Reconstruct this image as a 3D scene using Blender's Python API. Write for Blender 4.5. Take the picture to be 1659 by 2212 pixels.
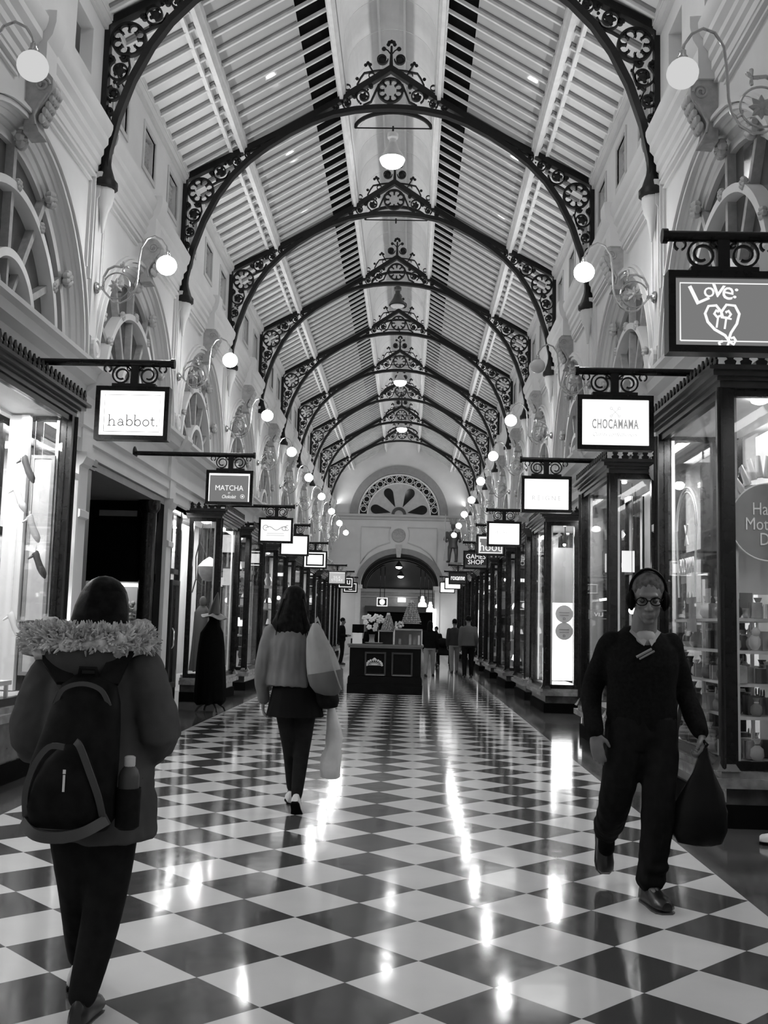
import bpy, math, random
from math import sin, cos, pi, radians
from mathutils import Vector, Matrix, noise
for o in list(bpy.data.objects): bpy.data.objects.remove(o)
S = bpy.context.scene; COL = S.collection; rnd = random.Random(7)
# ---------------------------------------------------------------- camera
cam = bpy.data.objects.new('camera', bpy.data.cameras.new('camera')); COL.objects.link(cam); S.camera = cam
F, PITCH, YAW, ROLL = 2215.13, .11063, -.026865, .025551
cd = cam.data; cd.sensor_fit = 'VERTICAL'; cd.sensor_height = 24; cd.lens = F/2212*24; cd.clip_end = 200
fw = Vector((sin(YAW)*cos(PITCH), cos(YAW)*cos(PITCH), sin(PITCH))); rt = Vector((cos(YAW), -sin(YAW), 0)); up = rt.cross(fw)
rt, up = rt*cos(ROLL)+up*sin(ROLL), up*cos(ROLL)-rt*sin(ROLL)
cam.matrix_world = Matrix(((rt.x, up.x, -fw.x, .5256), (rt.y, up.y, -fw.y, 0), (rt.z, up.z, -fw.z, 1.4316), (0, 0, 0, 1)))
# ---------------------------------------------------------------- world, exposure, sampling
W = bpy.data.worlds.new('world'); S.world = W; W.use_nodes = True
W.node_tree.nodes['Background'].inputs[0].default_value = (.5, .5, .5, 1); W.node_tree.nodes['Background'].inputs[1].default_value = .55
vs = S.view_settings; vs.view_transform = 'Standard'; vs.look = 'None'; vs.gamma = 1; vs.use_curve_mapping = False; vs.exposure = 0.2
cy = S.cycles; cy.max_bounces = 7; cy.diffuse_bounces = 4; cy.glossy_bounces = 3; cy.transparent_max_bounces = 12; cy.transmission_bounces = 4
cy.sample_clamp_indirect = 4; cy.sample_clamp_direct = 0; cy.caustics_reflective = False; cy.caustics_refractive = False; cy.blur_glossy = 1.0
# light levels (watts / radiance) in one place
L_PEND, L_GLOBE, L_SHOP = 170, 44, 75; L_ROOF_FILL = 24
def T(n): return 12.22+4.55*n
N0, N1 = -3, 8                       # bays n..n+1 that are built
Y0, YE = T(N0), 52.6                 # rear end and end wall
def add_light(name, kind, loc, power, size=.1, size_y=None, rot=(0, 0, 0)):
    l = bpy.data.lights.new(name, kind); l.energy = power
    if kind == 'AREA':
        l.size = size
        if size_y: l.shape = 'RECTANGLE'; l.size_y = size_y
    else: l.shadow_soft_size = size
    if kind == 'SPOT': l.spot_size = radians(160); l.spot_blend = .6
    o = bpy.data.objects.new(name, l); o.location = loc; o.rotation_euler = rot; COL.objects.link(o); return o
# ---------------------------------------------------------------- materials (all grey: the photograph is black and white)
def M(name, g, r=.5, m=0, var=.08, sc=6, bump=0, spec=.5, emit=0):
    k = bpy.data.materials.new(name); k.use_nodes = True; nt = k.node_tree; b = nt.nodes['Principled BSDF']
    b.inputs['Roughness'].default_value = r; b.inputs['Metallic'].default_value = m; b.inputs['Specular IOR Level'].default_value = spec
    tc = nt.nodes.new('ShaderNodeTexCoord'); nz = nt.nodes.new('ShaderNodeTexNoise'); nz.inputs['Scale'].default_value = sc; nz.inputs['Detail'].default_value = 3
    nt.links.new(tc.outputs['Object'], nz.inputs['Vector'])
    cr = nt.nodes.new('ShaderNodeValToRGB'); lo, hi = g*(1-var), min(1, g*(1+var))
    cr.color_ramp.elements[0].position = .3; cr.color_ramp.elements[1].position = .7
    cr.color_ramp.elements[0].color = (lo, lo, lo, 1); cr.color_ramp.elements[1].color = (hi, hi, hi, 1)
    nt.links.new(nz.outputs['Fac'], cr.inputs['Fac']); nt.links.new(cr.outputs['Color'], b.inputs['Base Color'])
    if bump:
        bp = nt.nodes.new('ShaderNodeBump'); bp.inputs['Strength'].default_value = bump; bp.inputs['Distance'].default_value = .01
        nt.links.new(nz.outputs['Fac'], bp.inputs['Height']); nt.links.new(bp.outputs['Normal'], b.inputs['Normal'])
    if emit:
        b.inputs['Emission Color'].default_value = (1, 1, 1, 1); b.inputs['Emission Strength'].default_value = emit
    return k
def glass(name, tint=.93):
    k = bpy.data.materials.new(name); k.use_nodes = True; nt = k.node_tree; nt.nodes.clear()
    o = nt.nodes.new('ShaderNodeOutputMaterial'); mx = nt.nodes.new('ShaderNodeMixShader'); tr = nt.nodes.new('ShaderNodeBsdfTransparent')
    gl = nt.nodes.new('ShaderNodeBsdfGlossy'); fr = nt.nodes.new('ShaderNodeMath'); fr.operation = 'MULTIPLY_ADD'; pw = nt.nodes.new('ShaderNodeMath'); pw.operation = 'POWER'; lw = nt.nodes.new('ShaderNodeLayerWeight'); gl.inputs['Roughness'].default_value = .02
    tr.inputs[0].default_value = (tint, tint, tint, 1); lw.inputs['Blend'].default_value = .5; pw.inputs[1].default_value = 5; fr.inputs[1].default_value = .6; fr.inputs[2].default_value = .035
    nt.links.new(lw.outputs['Facing'], pw.inputs[0]); nt.links.new(pw.outputs[0], fr.inputs[0])
    nt.links.new(fr.outputs[0], mx.inputs[0]); nt.links.new(tr.outputs[0], mx.inputs[1]); nt.links.new(gl.outputs[0], mx.inputs[2]); nt.links.new(mx.outputs[0], o.inputs[0])
    return k
def lamp(name, e):
    k = bpy.data.materials.new(name); k.use_nodes = True; nt = k.node_tree; nt.nodes.clear()
    o = nt.nodes.new('ShaderNodeOutputMaterial'); em = nt.nodes.new('ShaderNodeEmission'); em.inputs[1].default_value = e
    nt.links.new(em.outputs[0], o.inputs[0]); return k
IRON = M('black_cast_iron', .01, .5, 0, .2, 20, .1, spec=.3)
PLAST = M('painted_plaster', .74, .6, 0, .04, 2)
PLAST2 = M('dull_trim_plaster', .6, .55, 0, .05, 3)  # slightly darker than the wall plaster
GREYBAND = M('grey_band_paint', .3, .6)
CARVE = M('carved_grey_stone', .42, .6, 0, .15, 14, .2)
BRASS = M('polished_brass', .55, .22, .9, .1, 9)
TIMBER = M('black_painted_timber', .008, .25, 0, .25, 12, spec=.28)
TIMB2 = M('dark_brown_timber', .028, .3, 0, .3, 10)
STONE = M('dark_polished_stone', .075, .15, 0, .35, 7)
STONE2 = M('grey_veined_stone', .2, .2, 0, .4, 9)
BLACK = M('matt_black', .005, .7, 0, .2, 8, spec=.03)
GLASS = glass('shop_glass')
UGLASS = M('frosted_upper_glass', .11, .12, 0, .35, 1.6)
DGLASS = M('night_black_glass', .01, .08)
ROOFL = M("pale_lower_roof_panel", .74, .12, 0, .06, 1.2)  # paler than the upper roof panels
ROOFD = M("bar_shadow_grey", .2, .5)  # grey strip paints in the shadow beside each roof bar
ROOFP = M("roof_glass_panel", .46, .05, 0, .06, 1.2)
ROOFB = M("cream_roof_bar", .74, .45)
PURL = M('cream_purlin_paint', .72, .45)
WHITE = M('white_paint', .8, .5, 0, .03)
PALE = M('pale_grey_paint', .55, .5)
MID = M('mid_grey_paint', .24, .5)
DARK = M('dark_grey_paint', .06, .5)
CHROME = M('chrome_metal', .7, .12, 1)
GLOBE = lamp('lit_opal_globe', L_GLOBE); GLOBE_DIM = lamp('dim_opal_globe', .55)
OPAL = M('unlit_opal_globe', .62, .2); BULB = lamp('white_hot_bulb', 16); TUBE = lamp('fluorescent_tube', 9); SIGNLIT = lamp('backlit_sign_panel', 1.6)
SIGNLIT2 = lamp('dim_backlit_sign_panel', .95); GLOW = lamp('bright_display_light', 4)
# ---------------------------------------------------------------- mesh builder
def vec(p): return p if isinstance(p, Vector) else Vector(p)
class MB:
    def __init__(s): s.v = []; s.f = []; s.m = []; s.mi = 0
    def face(s, ids): s.f.append(tuple(ids)); s.m.append(s.mi)
    def poly(s, pts):
        b = len(s.v); s.v += [vec(p).copy() for p in pts]; s.face(range(b, b+len(pts)))
    def hexa(s, p):                       # 8 corners, bottom loop then top loop
        b = len(s.v); s.v += [vec(q).copy() for q in p]
        for q in ((3, 2, 1, 0), (4, 5, 6, 7), (0, 1, 5, 4), (1, 2, 6, 5), (2, 3, 7, 6), (3, 0, 4, 7)): s.face([b+i for i in q])
    def bx(s, x0, x1, y0, y1, z0, z1):
        s.hexa([(x0, y0, z0), (x1, y0, z0), (x1, y1, z0), (x0, y1, z0), (x0, y0, z1), (x1, y0, z1), (x1, y1, z1), (x0, y1, z1)])
        return s
    def box(s, c, d, rot=None):
        p = [Vector((a*d[0]/2, b*d[1]/2, e*d[2]/2)) for e in (-1, 1) for a, b in ((-1, -1), (1, -1), (1, 1), (-1, 1))]
        if rot is not None: p = [rot @ q for q in p]
        s.hexa([q+vec(c) for q in p]); return s
    def loops(s, rings, cap=True, closed=False):   # skin equal-length rings
        n = len(rings[0]); b = len(s.v)
        for r in rings: s.v += [vec(p).copy() for p in r]
        m = len(rings)
        for i in range(m if closed else m-1):
            a, c = b+i*n, b+((i+1) % m)*n
            for j in range(n): k = (j+1) % n; s.face((a+j, a+k, c+k, c+j))
        if cap and not closed: s.face(range(b+n-1, b-1, -1)); s.face(range(b+(m-1)*n, b+m*n))
    def frames(s, pts, closed=False, ref=None):
        P = [vec(p) for p in pts]; n = len(P); out = []
        for i in range(n):
            if closed: t = P[(i+1) % n]-P[i-1]
            else: t = P[min(i+1, n-1)]-P[max(i-1, 0)]
            t = t.normalized() if t.length > 1e-9 else Vector((0, 0, 1))
            if ref is not None: nn = vec(ref); a = t.cross(nn); a = a.normalized() if a.length > 1e-6 else t.orthogonal().normalized(); out.append((P[i], a, nn)); continue
            if i == 0: a = t.orthogonal().normalized()
            else: a = out[-1][1]; a = a-t*a.dot(t); a = a.normalized() if a.length > 1e-6 else t.orthogonal().normalized()
            out.append((P[i], a, t.cross(a)))
        return out
    def tube(s, pts, r, n=6, closed=False, rnd_end=False):
        P = [vec(p) for p in pts]; R = list(r) if isinstance(r, (list, tuple)) else [r]*len(P)
        if rnd_end:
            a, b = (P[0]-P[1]).normalized(), (P[-1]-P[-2]).normalized()
            e0 = [(P[0]+a*R[0]*k, R[0]*math.sqrt(1-k*k)) for k in (.98, .8, .45)]; e1 = [(P[-1]+b*R[-1]*k, R[-1]*math.sqrt(1-k*k)) for k in (.45, .8, .98)]
            P = [e[0] for e in e0]+P+[e[0] for e in e1]; R = [e[1] for e in e0]+R+[e[1] for e in e1]
        rings = []
        for (p, a, c), q in zip(s.frames(P, closed), R): rings.append([p+(a*cos(2*pi*k/n)+c*sin(2*pi*k/n))*q for k in range(n)])
        s.loops(rings, True, closed); return s
    def bar(s, pts, w, d, ref, closed=False):      # flat iron: w in plane, d along ref
        rings = []
        for p, a, c in s.frames(pts, closed, ref): rings.append([p+a*w/2+c*d/2, p-a*w/2+c*d/2, p-a*w/2-c*d/2, p+a*w/2-c*d/2])
        s.loops(rings, True, closed); return s
    def prism(s, pts, o, U, V, N, t):              # 2-D outline extruded by t along N
        o, U, V, N = vec(o), vec(U), vec(V), vec(N); n = len(pts)
        A = [o+U*p[0]+V*p[1] for p in pts]; b = len(s.v); s.v += A+[q+N*t for q in A]
        s.face(range(b+n-1, b-1, -1)); s.face(range(b+n, b+2*n))
        for j in range(n): k = (j+1) % n; s.face((b+j, b+k, b+n+k, b+n+j))
        return s
    def lathe(s, prof, c=(0, 0, 0), n=16, rot=None):
        rings = []
        for r, z in prof:
            q = [Vector((r*cos(2*pi*k/n), r*sin(2*pi*k/n), z)) for k in range(n)]
            rings.append([(rot @ p if rot is not None else p)+vec(c) for p in q])
        s.loops(rings, True); return s
    def sph(s, c, r, n=12, rot=None):
        r = (r, r, r) if not isinstance(r, (list, tuple)) else r; m = max(5, n//2+1); rings = []
        for i in range(1, m):
            a = pi*i/m; q = [Vector((r[0]*sin(a)*cos(2*pi*k/n), r[1]*sin(a)*sin(2*pi*k/n), -r[2]*cos(a))) for k in range(n)]
            rings.append([(rot @ p if rot is not None else p)+vec(c) for p in q])
        b = len(s.v); s.loops(rings, False); e = len(s.v)
        lo, hi = Vector((0, 0, -r[2])), Vector((0, 0, r[2]))
        if rot is not None: lo, hi = rot @ lo, rot @ hi
        s.v += [lo+vec(c), hi+vec(c)]
        for j in range(n): k = (j+1) % n; s.face((e, b+k, b+j)); s.face((e+1, e-n+j, e-n+k))
        return s
    def sweepy(s, prof, y0, y1, sd=1, base=3.5):   # profile of (offset into the arcade, z) pushed along Y on the wall of side sd
        pts = [(sd*(base-a), z) for a, z in prof]
        s.loops([[(x, y0, z) for x, z in pts], [(x, y1, z) for x, z in pts]], True); return s
    def rect_frame(s, c, U, V, N, w, h, b, t):     # picture-frame bars around a w x h opening, bar width b, depth t
        c, U, V, N = vec(c), vec(U), vec(V), vec(N)
        o = [(-w/2-b, -h/2-b), (w/2+b, -h/2-b), (w/2+b, h/2+b), (-w/2-b, h/2+b)]; i = [(-w/2, -h/2), (w/2, -h/2), (w/2, h/2), (-w/2, h/2)]
        for k in range(4):
            q = (k+1) % 4; P = [c+U*p[0]+V*p[1] for p in (o[k], o[q], i[q], i[k])]; s.hexa(P+[p+N*t for p in P])
        return s
    def build(s, name, mat, parent=None, smooth=True, world=True, ang=40):
        me = bpy.data.meshes.new(name); off = Vector((0, 0, 0)); p = parent
        while world and p is not None: off += p.location; p = p.parent
        me.from_pydata([tuple(q-off) for q in s.v], [], s.f)
        for k in (mat if isinstance(mat, (list, tuple)) else [mat]): me.materials.append(k)
        if any(s.m): me.polygons.foreach_set('material_index', s.m)
        me.validate()
        if smooth:
            me.polygons.foreach_set('use_smooth', [True]*len(me.polygons)); me.set_sharp_from_angle(angle=radians(ang))
        me.update(); o = bpy.data.objects.new(name, me); COL.objects.link(o)
        if parent is not None: o.parent = parent
        return o
def fix_normals(o):
    import bmesh
    b = bmesh.new(); b.from_mesh(o.data); bmesh.ops.recalc_face_normals(b, faces=b.faces); b.to_mesh(o.data); b.free(); return o
def remesh(o, vox, it=4, fac=.5, wr=None):
    fix_normals(o)
    a = o.modifiers.new('r', 'REMESH'); a.mode = 'VOXEL'; a.voxel_size = vox; a.use_smooth_shade = True
    if it: b = o.modifiers.new('s', 'SMOOTH'); b.iterations = it; b.factor = fac
    dg = bpy.context.evaluated_depsgraph_get(); dg.update(); mats = list(o.data.materials)
    me = bpy.data.meshes.new_from_object(o.evaluated_get(dg)); o.modifiers.clear(); old = o.data; o.data = me; me.name = old.name
    if not me.materials:
        for k in mats: me.materials.append(k)
    if wr:                                   # cloth folds: (amplitude, (sx, sy, sz))
        amp, sc = wr; ns = [v.normal.copy() for v in me.vertices]
        for v, n in zip(me.vertices, ns):
            q = Vector((v.co.x*sc[0], v.co.y*sc[1], v.co.z*sc[2])); v.co += n*amp*(noise.noise(q)+.5*noise.noise(q*2.3))
    me.polygons.foreach_set('use_smooth', [True]*len(me.polygons)); me.update(); bpy.data.meshes.remove(old); return o
def tag(o, label, cat, group=None, kind=None):
    o['label'] = label; o['category'] = cat
    if group: o['group'] = group
    if kind: o['kind'] = kind
    return o
def thing(name, label, cat, loc=(0, 0, 0), group=None, kind=None):
    o = bpy.data.objects.new(name, None); o.empty_display_size = .2; COL.objects.link(o); o.location = loc; return tag(o, label, cat, group, kind)
def struct(o, label, cat): return tag(o, label, cat, None, 'structure')
def dup(o, loc=None, label=None, group=None, parent=None):
    c = o.copy(); COL.objects.link(c)
    if parent is not None: c.parent = parent
    if loc is not None: c.location = loc
    if label: c['label'] = label
    if group: c['group'] = group
    for k in list(o.children): dup(k, parent=c)
    return c
ORD = ['first', 'second', 'third', 'fourth', 'fifth', 'sixth', 'seventh', 'eighth', 'ninth', 'tenth', 'eleventh', 'twelfth']
SIDE = {-1: 'left', 1: 'right'}
def arc(c, r, a0, a1, n, y=0):        # arc in the XZ plane, degrees
    return [(c[0]+r*cos(radians(a0+(a1-a0)*i/n)), y, c[1]+r*sin(radians(a0+(a1-a0)*i/n))) for i in range(n+1)]
def spiral(c, r0, r1, a0, a1, n=22, y=0):
    out = []
    for i in range(n+1):
        t = i/n; r = r0+(r1-r0)*t; a = radians(a0+(a1-a0)*t); out.append((c[0]+r*cos(a), y, c[1]+r*sin(a)))
    return out
def text(body, width, height, loc, U, V, mat, parent, name='lettering', depth=.003, shear=0, space=1.0, bold=0):
    cu = bpy.data.curves.new(name, 'FONT'); cu.body = body; cu.align_x = 'CENTER'; cu.align_y = 'CENTER'; cu.extrude = .01; cu.shear = shear; cu.space_character = space; cu.space_line = .85; cu.resolution_u = 3; cu.offset = bold
    t = bpy.data.objects.new(name, cu); COL.objects.link(t); dg = bpy.context.evaluated_depsgraph_get(); dg.update()
    me = bpy.data.meshes.new_from_object(t.evaluated_get(dg)); bpy.data.objects.remove(t)
    xs = [v.co.x for v in me.vertices]; ys = [v.co.y for v in me.vertices]; U, V, loc = vec(U), vec(V), vec(loc); N = U.cross(V)
    cx, cyy, w, h = (min(xs)+max(xs))/2, (min(ys)+max(ys))/2, max(xs)-min(xs), max(ys)-min(ys)
    sx = width/w; sy = height/h if height else sx; off = Vector((0, 0, 0)); p = parent
    while p is not None: off += p.location; p = p.parent
    for v in me.vertices:
        c = v.co; v.co = loc-off+U*((c.x-cx)*sx)+V*((c.y-cyy)*sy)+N*(c.z/.01*depth)
    me.materials.clear(); me.materials.append(mat); me.name = name
    o = bpy.data.objects.new(name, me); COL.objects.link(o); o.parent = parent; return o
# ================================================================ FLOOR
def floor_mat():
    k = bpy.data.materials.new('chequered_polished_floor'); k.use_nodes = True; nt = k.node_tree; L = nt.links; b = nt.nodes['Principled BSDF']
    ge = nt.nodes.new('ShaderNodeNewGeometry'); sp = nt.nodes.new('ShaderNodeSeparateXYZ'); L.new(ge.outputs['Position'], sp.inputs[0])
    def mth(op, a, c=None):
        n = nt.nodes.new('ShaderNodeMath'); n.operation = op
        for i, q in enumerate((a, c)):
            if q is None: continue
            if isinstance(q, (int, float)): n.inputs[i].default_value = q
            else: L.new(q, n.inputs[i])
        return n.outputs[0]
    side = .3*math.sqrt(2)
    x = mth('SUBTRACT', sp.outputs[0], .6); y = mth('SUBTRACT', sp.outputs[1], 4.3115); q = 1/math.sqrt(2)/side
    u = mth('ADD', mth('MULTIPLY', mth('ADD', x, y), q), 100.5); v = mth('ADD', mth('MULTIPLY', mth('SUBTRACT', y, x), q), 100.5)
    chk = mth('MODULO', mth('ADD', mth('FLOOR', u), mth('FLOOR', v)), 2)
    gu = mth('MINIMUM', mth('PINGPONG', u, .5), mth('PINGPONG', v, .5)); joint = mth('LESS_THAN', gu, .004)
    edge = mth('GREATER_THAN', mth('ABSOLUTE', sp.outputs[0]), 2.4)
    # border of big dark marble squares
    bu, bv = mth('MULTIPLY', sp.outputs[0], 1/.62), mth('MULTIPLY', sp.outputs[1], 1/.62)
    wn = nt.nodes.new('ShaderNodeTexWhiteNoise'); cb = nt.nodes.new('ShaderNodeCombineXYZ'); L.new(mth('FLOOR', bu), cb.inputs[0]); L.new(mth('FLOOR', bv), cb.inputs[1]); L.new(cb.outputs[0], wn.inputs['Vector'])
    nz = nt.nodes.new('ShaderNodeTexNoise'); nz.inputs['Scale'].default_value = 3.2; nz.inputs['Detail'].default_value = 6; L.new(ge.outputs['Position'], nz.inputs['Vector'])
    wt = nt.nodes.new('ShaderNodeTexWhiteNoise'); ct = nt.nodes.new('ShaderNodeCombineXYZ'); L.new(mth('FLOOR', u), ct.inputs[0]); L.new(mth('FLOOR', v), ct.inputs[1]); L.new(ct.outputs[0], wt.inputs['Vector'])
    tile = mth('MULTIPLY', mth('ADD', .93, mth('MULTIPLY', wt.outputs['Value'], .1)), mth('ADD', .9, mth('MULTIPLY', nz.outputs['Fac'], .2)))
    light = mth('MULTIPLY', tile, .6); dark = mth('MULTIPLY', tile, .058)
    c = mth('ADD', mth('MULTIPLY', chk, dark), mth('MULTIPLY', mth('SUBTRACT', 1, chk), light))
    c = mth('MULTIPLY', c, mth('SUBTRACT', 1, mth('MULTIPLY', joint, .35)))
    bord = mth('ADD', .03, mth('ADD', mth('MULTIPLY', wn.outputs['Value'], .03), mth('MULTIPLY', nz.outputs['Fac'], .05)))
    c = mth('ADD', mth('MULTIPLY', edge, bord), mth('MULTIPLY', mth('SUBTRACT', 1, edge), c))
    cc = nt.nodes.new('ShaderNodeCombineColor'); [L.new(c, cc.inputs[i]) for i in range(3)]; L.new(cc.outputs[0], b.inputs['Base Color'])
    n2 = nt.nodes.new('ShaderNodeTexNoise'); n2.inputs['Scale'].default_value = 9; L.new(ge.outputs['Position'], n2.inputs['Vector'])
    L.new(mth('ADD', .05, mth('MULTIPLY', n2.outputs['Fac'], .09)), b.inputs['Roughness'])
    bp = nt.nodes.new('ShaderNodeBump'); bp.inputs['Strength'].default_value = .1; bp.inputs['Distance'].default_value = .006
    n3 = nt.nodes.new('ShaderNodeTexNoise'); n3.inputs['Scale'].default_value = 5; n3.inputs['Detail'].default_value = 1; L.new(ge.outputs['Position'], n3.inputs['Vector']); L.new(n3.outputs['Fac'], bp.inputs['Height']); L.new(bp.outputs[0], b.inputs['Normal'])
    b.inputs['Specular IOR Level'].default_value = .6
    return k
struct(MB().bx(-7, 7, Y0, 66, -.1, 0).build('floor', floor_mat(), smooth=False), 'polished black and white chequered floor laid diagonally with dark marble borders', 'floor')
# ================================================================ SIDE WALLS (upper storey, clerestory, shop back walls)
ZL, ZC = 4.42, 6.95
R0, AZ, GD = 1.87, 4.45, .2           # glass radius, centre height, glass depth
RW_ = 2.02                            # arch radius at the wall face (splayed reveal)
for sd in (-1, 1):
    nm = SIDE[sd]; X = 3.5*sd
    w = MB()
    for n in range(N0, N1+1):
        ya, yb, yc = T(n), T(n+1), T(n)+2.275
        if n == N1: yb = YE
        # storey with arched opening: strip between the arch and the bay edges
        angs = sorted([pi*k/28 for k in range(29)]+[math.atan2(ZC-AZ, yb-yc), pi-math.atan2(ZC-AZ, yc-ya)]); K = len(angs)-1
        ain = [Vector((X, yc+RW_*cos(q), AZ+RW_*sin(q))) for q in angs]; aout = []
        for q in angs:
            c_, s_ = cos(q), sin(q); h = (yb-yc) if c_ > 0 else (yc-ya); t = min(h/abs(c_) if abs(c_) > 1e-6 else 99, (ZC-AZ)/s_ if s_ > 1e-6 else 99)
            aout.append(Vector((X, yc+t*c_, AZ+t*s_)))
        for k in range(K): w.poly([ain[k], ain[k+1], aout[k+1], aout[k]])
        steps = ((RW_, 0), (RW_-.03, .03), (RW_-.03, .05), (RW_-.075, .09), (RW_-.075, .12), (R0, .18), (R0, .3))
        for (ra, da), (rb, db) in zip(steps, steps[1:]):
            for k in range(K): w.poly([(X+sd*d_, yc+r_*cos(angs[j]), AZ+r_*sin(angs[j])) for r_, d_, j in ((ra, da, k), (ra, da, k+1), (rb, db, k+1), (rb, db, k))])
        # clerestory wall with three window holes
        ys = [ya]; 
        for j in range(3): c0 = ya+.78+1.5*j; ys += [c0-.3, c0+.3]
        ys += [yb]
        for i in range(len(ys)-1):
            a, b_ = ys[i], ys[i+1]
            if i % 2 == 0: w.poly([(X, a, 7.4), (X, b_, 7.4), (X, b_, 9.1), (X, a, 9.1)])
            else:
                w.poly([(X, a, 7.4), (X, b_, 7.4), (X, b_, 8.02), (X, a, 8.02)]); w.poly([(X, a, 8.62), (X, b_, 8.62), (X, b_, 9.1), (X, a, 9.1)])
                X2 = X+sd*.16
                for p, q in (((a, 8.02), (b_, 8.02)), ((b_, 8.02), (b_, 8.62)), ((b_, 8.62), (a, 8.62)), ((a, 8.62), (a, 8.02))):
                    w.poly([(X, p[0], p[1]), (X, q[0], q[1]), (X2, q[0], q[1]), (X2, p[0], p[1])])
    w.bx(min(X+sd*.31, X+sd*.36), max(X+sd*.31, X+sd*.36), Y0, YE, ZL-.2, 9.2)
    # entablature over the shops, pilasters on both storeys
    w.sweepy([(-.25, 3.42), (.02, 3.42), (.02, 3.56), (.05, 3.58), (.05, 3.7), (.09, 3.74), (.02, 3.76), (.02, 4.12), (.07, 4.16), (.09, 4.22), (.2, 4.26), (.22, 4.36), (.27, 4.4), (.27, 4.45), (-.25, 4.47)], Y0, YE, sd)
    for n in range(N0, N1+1):
        y = T(n)
        w.sweepy([(-.3, 0), (.06, 0), (.06, .3), (.04, .32), (.04, 2.62), (.08, 2.64), (.08, 2.72), (.04, 2.74), (.04, 3.25), (.08, 3.28), (.12, 3.36), (.12, 3.42), (-.3, 3.42)], y-.17, y+.17, sd)
        w.sweepy([(0, 3.42), (.07, 3.42), (.07, 4.12), (.12, 4.16), (.25, 4.26), (.32, 4.4), (.32, 4.46), (0, 4.48)], y-.2, y+.2, sd)
        w.sweepy([(0, ZL), (.08, ZL), (.08, 4.85), (.05, 4.88), (.05, 6.6), (.08, 6.64), (.1, ZC), (0, ZC)], y-.13, y+.13, sd)
        # roundel on the pilaster foot
        w.lathe([(.0, 0), (.14, 0), (.14, .04), (.11, .05), (.09, .03), (.05, .05), (0, .05)], (sd*3.42, y-.01, 4.72), 14, Matrix.Rotation(-sd*pi/2, 3, 'Y'))
    struct(w.build('wall_'+nm, PLAST, smooth=True, ang=25), f'pale plastered {nm} wall of the arcade with arches and pilasters', 'wall')
    # big cornice under the clerestory
    c = MB()
    for n in range(N0, N1+1): c.sweepy([(-.05, 6.93), (.04, 6.93), (.04, 7.02), (.07, 7.05), (.07, 7.13), (.1, 7.17), (.1, 7.24), (.15, 7.3), (.15, 7.38), (.18, 7.42), (.2, 7.5), (.2, 7.55), (.08, 7.6), (-.05, 7.6)], T(n)+.12, (T(n+1) if n < N1 else YE+.1)-.12, sd)
    struct(c.build('trim_1' if sd < 0 else 'trim_2', PLAST, ang=25), f'moulded plaster cornice running along the {nm} wall below the small square windows', 'cornice')
    c = MB(); c.sweepy([(0, 8.86), (.05, 8.86), (.05, 8.92), (.09, 8.95), (.09, 9.02), (0, 9.05)], Y0, YE, sd)
    c.sweepy([(0, 7.66), (.04, 7.66), (.04, 7.74), (0, 7.76)], Y0, YE, sd)
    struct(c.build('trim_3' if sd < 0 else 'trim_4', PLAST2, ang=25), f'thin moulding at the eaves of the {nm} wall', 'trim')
    # archivolts + spandrel beads
    c = MB()
    for n in range(N0, N1+1):
        yc = T(n)+2.275
        for r, wd, dp in ((RW_+.02, .05, .05), (RW_+.075, .04, .08), (RW_+.12, .04, .04)):
            pts = [(X-sd*dp/2, yc+r*cos(pi*k/32), AZ+r*sin(pi*k/32)) for k in range(33)]; c.bar(pts, wd, dp, (1, 0, 0))
        for q in (-1, 1):
            if q > 0 and n == N1: continue
            def bead(i0, i1, wd, dp):
                yo = yc+q*(2.275-.2-i0); z1 = 6.86-i0
                pts = [(X-sd*dp/2, yc+q*(.3+i1), z1), (X-sd*dp/2, yo, z1), (X-sd*dp/2, yo, 5.55+i1)]
                c.bar(pts, wd, dp, (1, 0, 0))
            bead(0, 0, .045, .05); bead(.1, .12, .03, .035)
    struct(c.build('trim_5' if sd < 0 else 'trim_6', PLAST, ang=25), f'arch mouldings and spandrel panels on the {nm} wall', 'moulding')
# clerestory windows
def cler(sd, idx, y, src=[{}]):
    X = 3.5*sd
    if sd not in src[0]:
        o = thing('window_1', '', 'window', (X+sd*.1, y, 8.32), kind='structure')
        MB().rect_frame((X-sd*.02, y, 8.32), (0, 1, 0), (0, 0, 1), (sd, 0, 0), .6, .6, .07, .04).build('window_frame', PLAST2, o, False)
        g = MB(); x0, x1 = sorted((X+sd*.15, X+sd*.17)); g.bx(x0, x1, y-.31, y+.31, 8.0, 8.64); g.build('pane', MID, o, False)
        s_ = MB()
        for k in range(7): s_.box((X+sd*.1, y+.2, 8.07+.08*k), (.06, .2, .012), Matrix.Rotation(sd*.6, 3, 'Y'))
        s_.build('louvre', PLAST2, o, False); src[0][sd] = o
    else: o = dup(src[0][sd], (X+sd*.1, y, 8.32))
    o.name = f'window_{idx}'; o['kind'] = 'structure'
    o['label'] = f'small square louvred window high on the {SIDE[sd]} wall, {ORD[(idx-101) % 100 % 3]} in the {ORD[max(0, (idx-101) % 100//3)]} bay'
for sd in (-1, 1):
    for n in range(0, N1+1):
        for j in range(3): cler(sd, (101 if sd < 0 else 201)+n*3+j, T(n)+.78+1.5*j)
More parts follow.
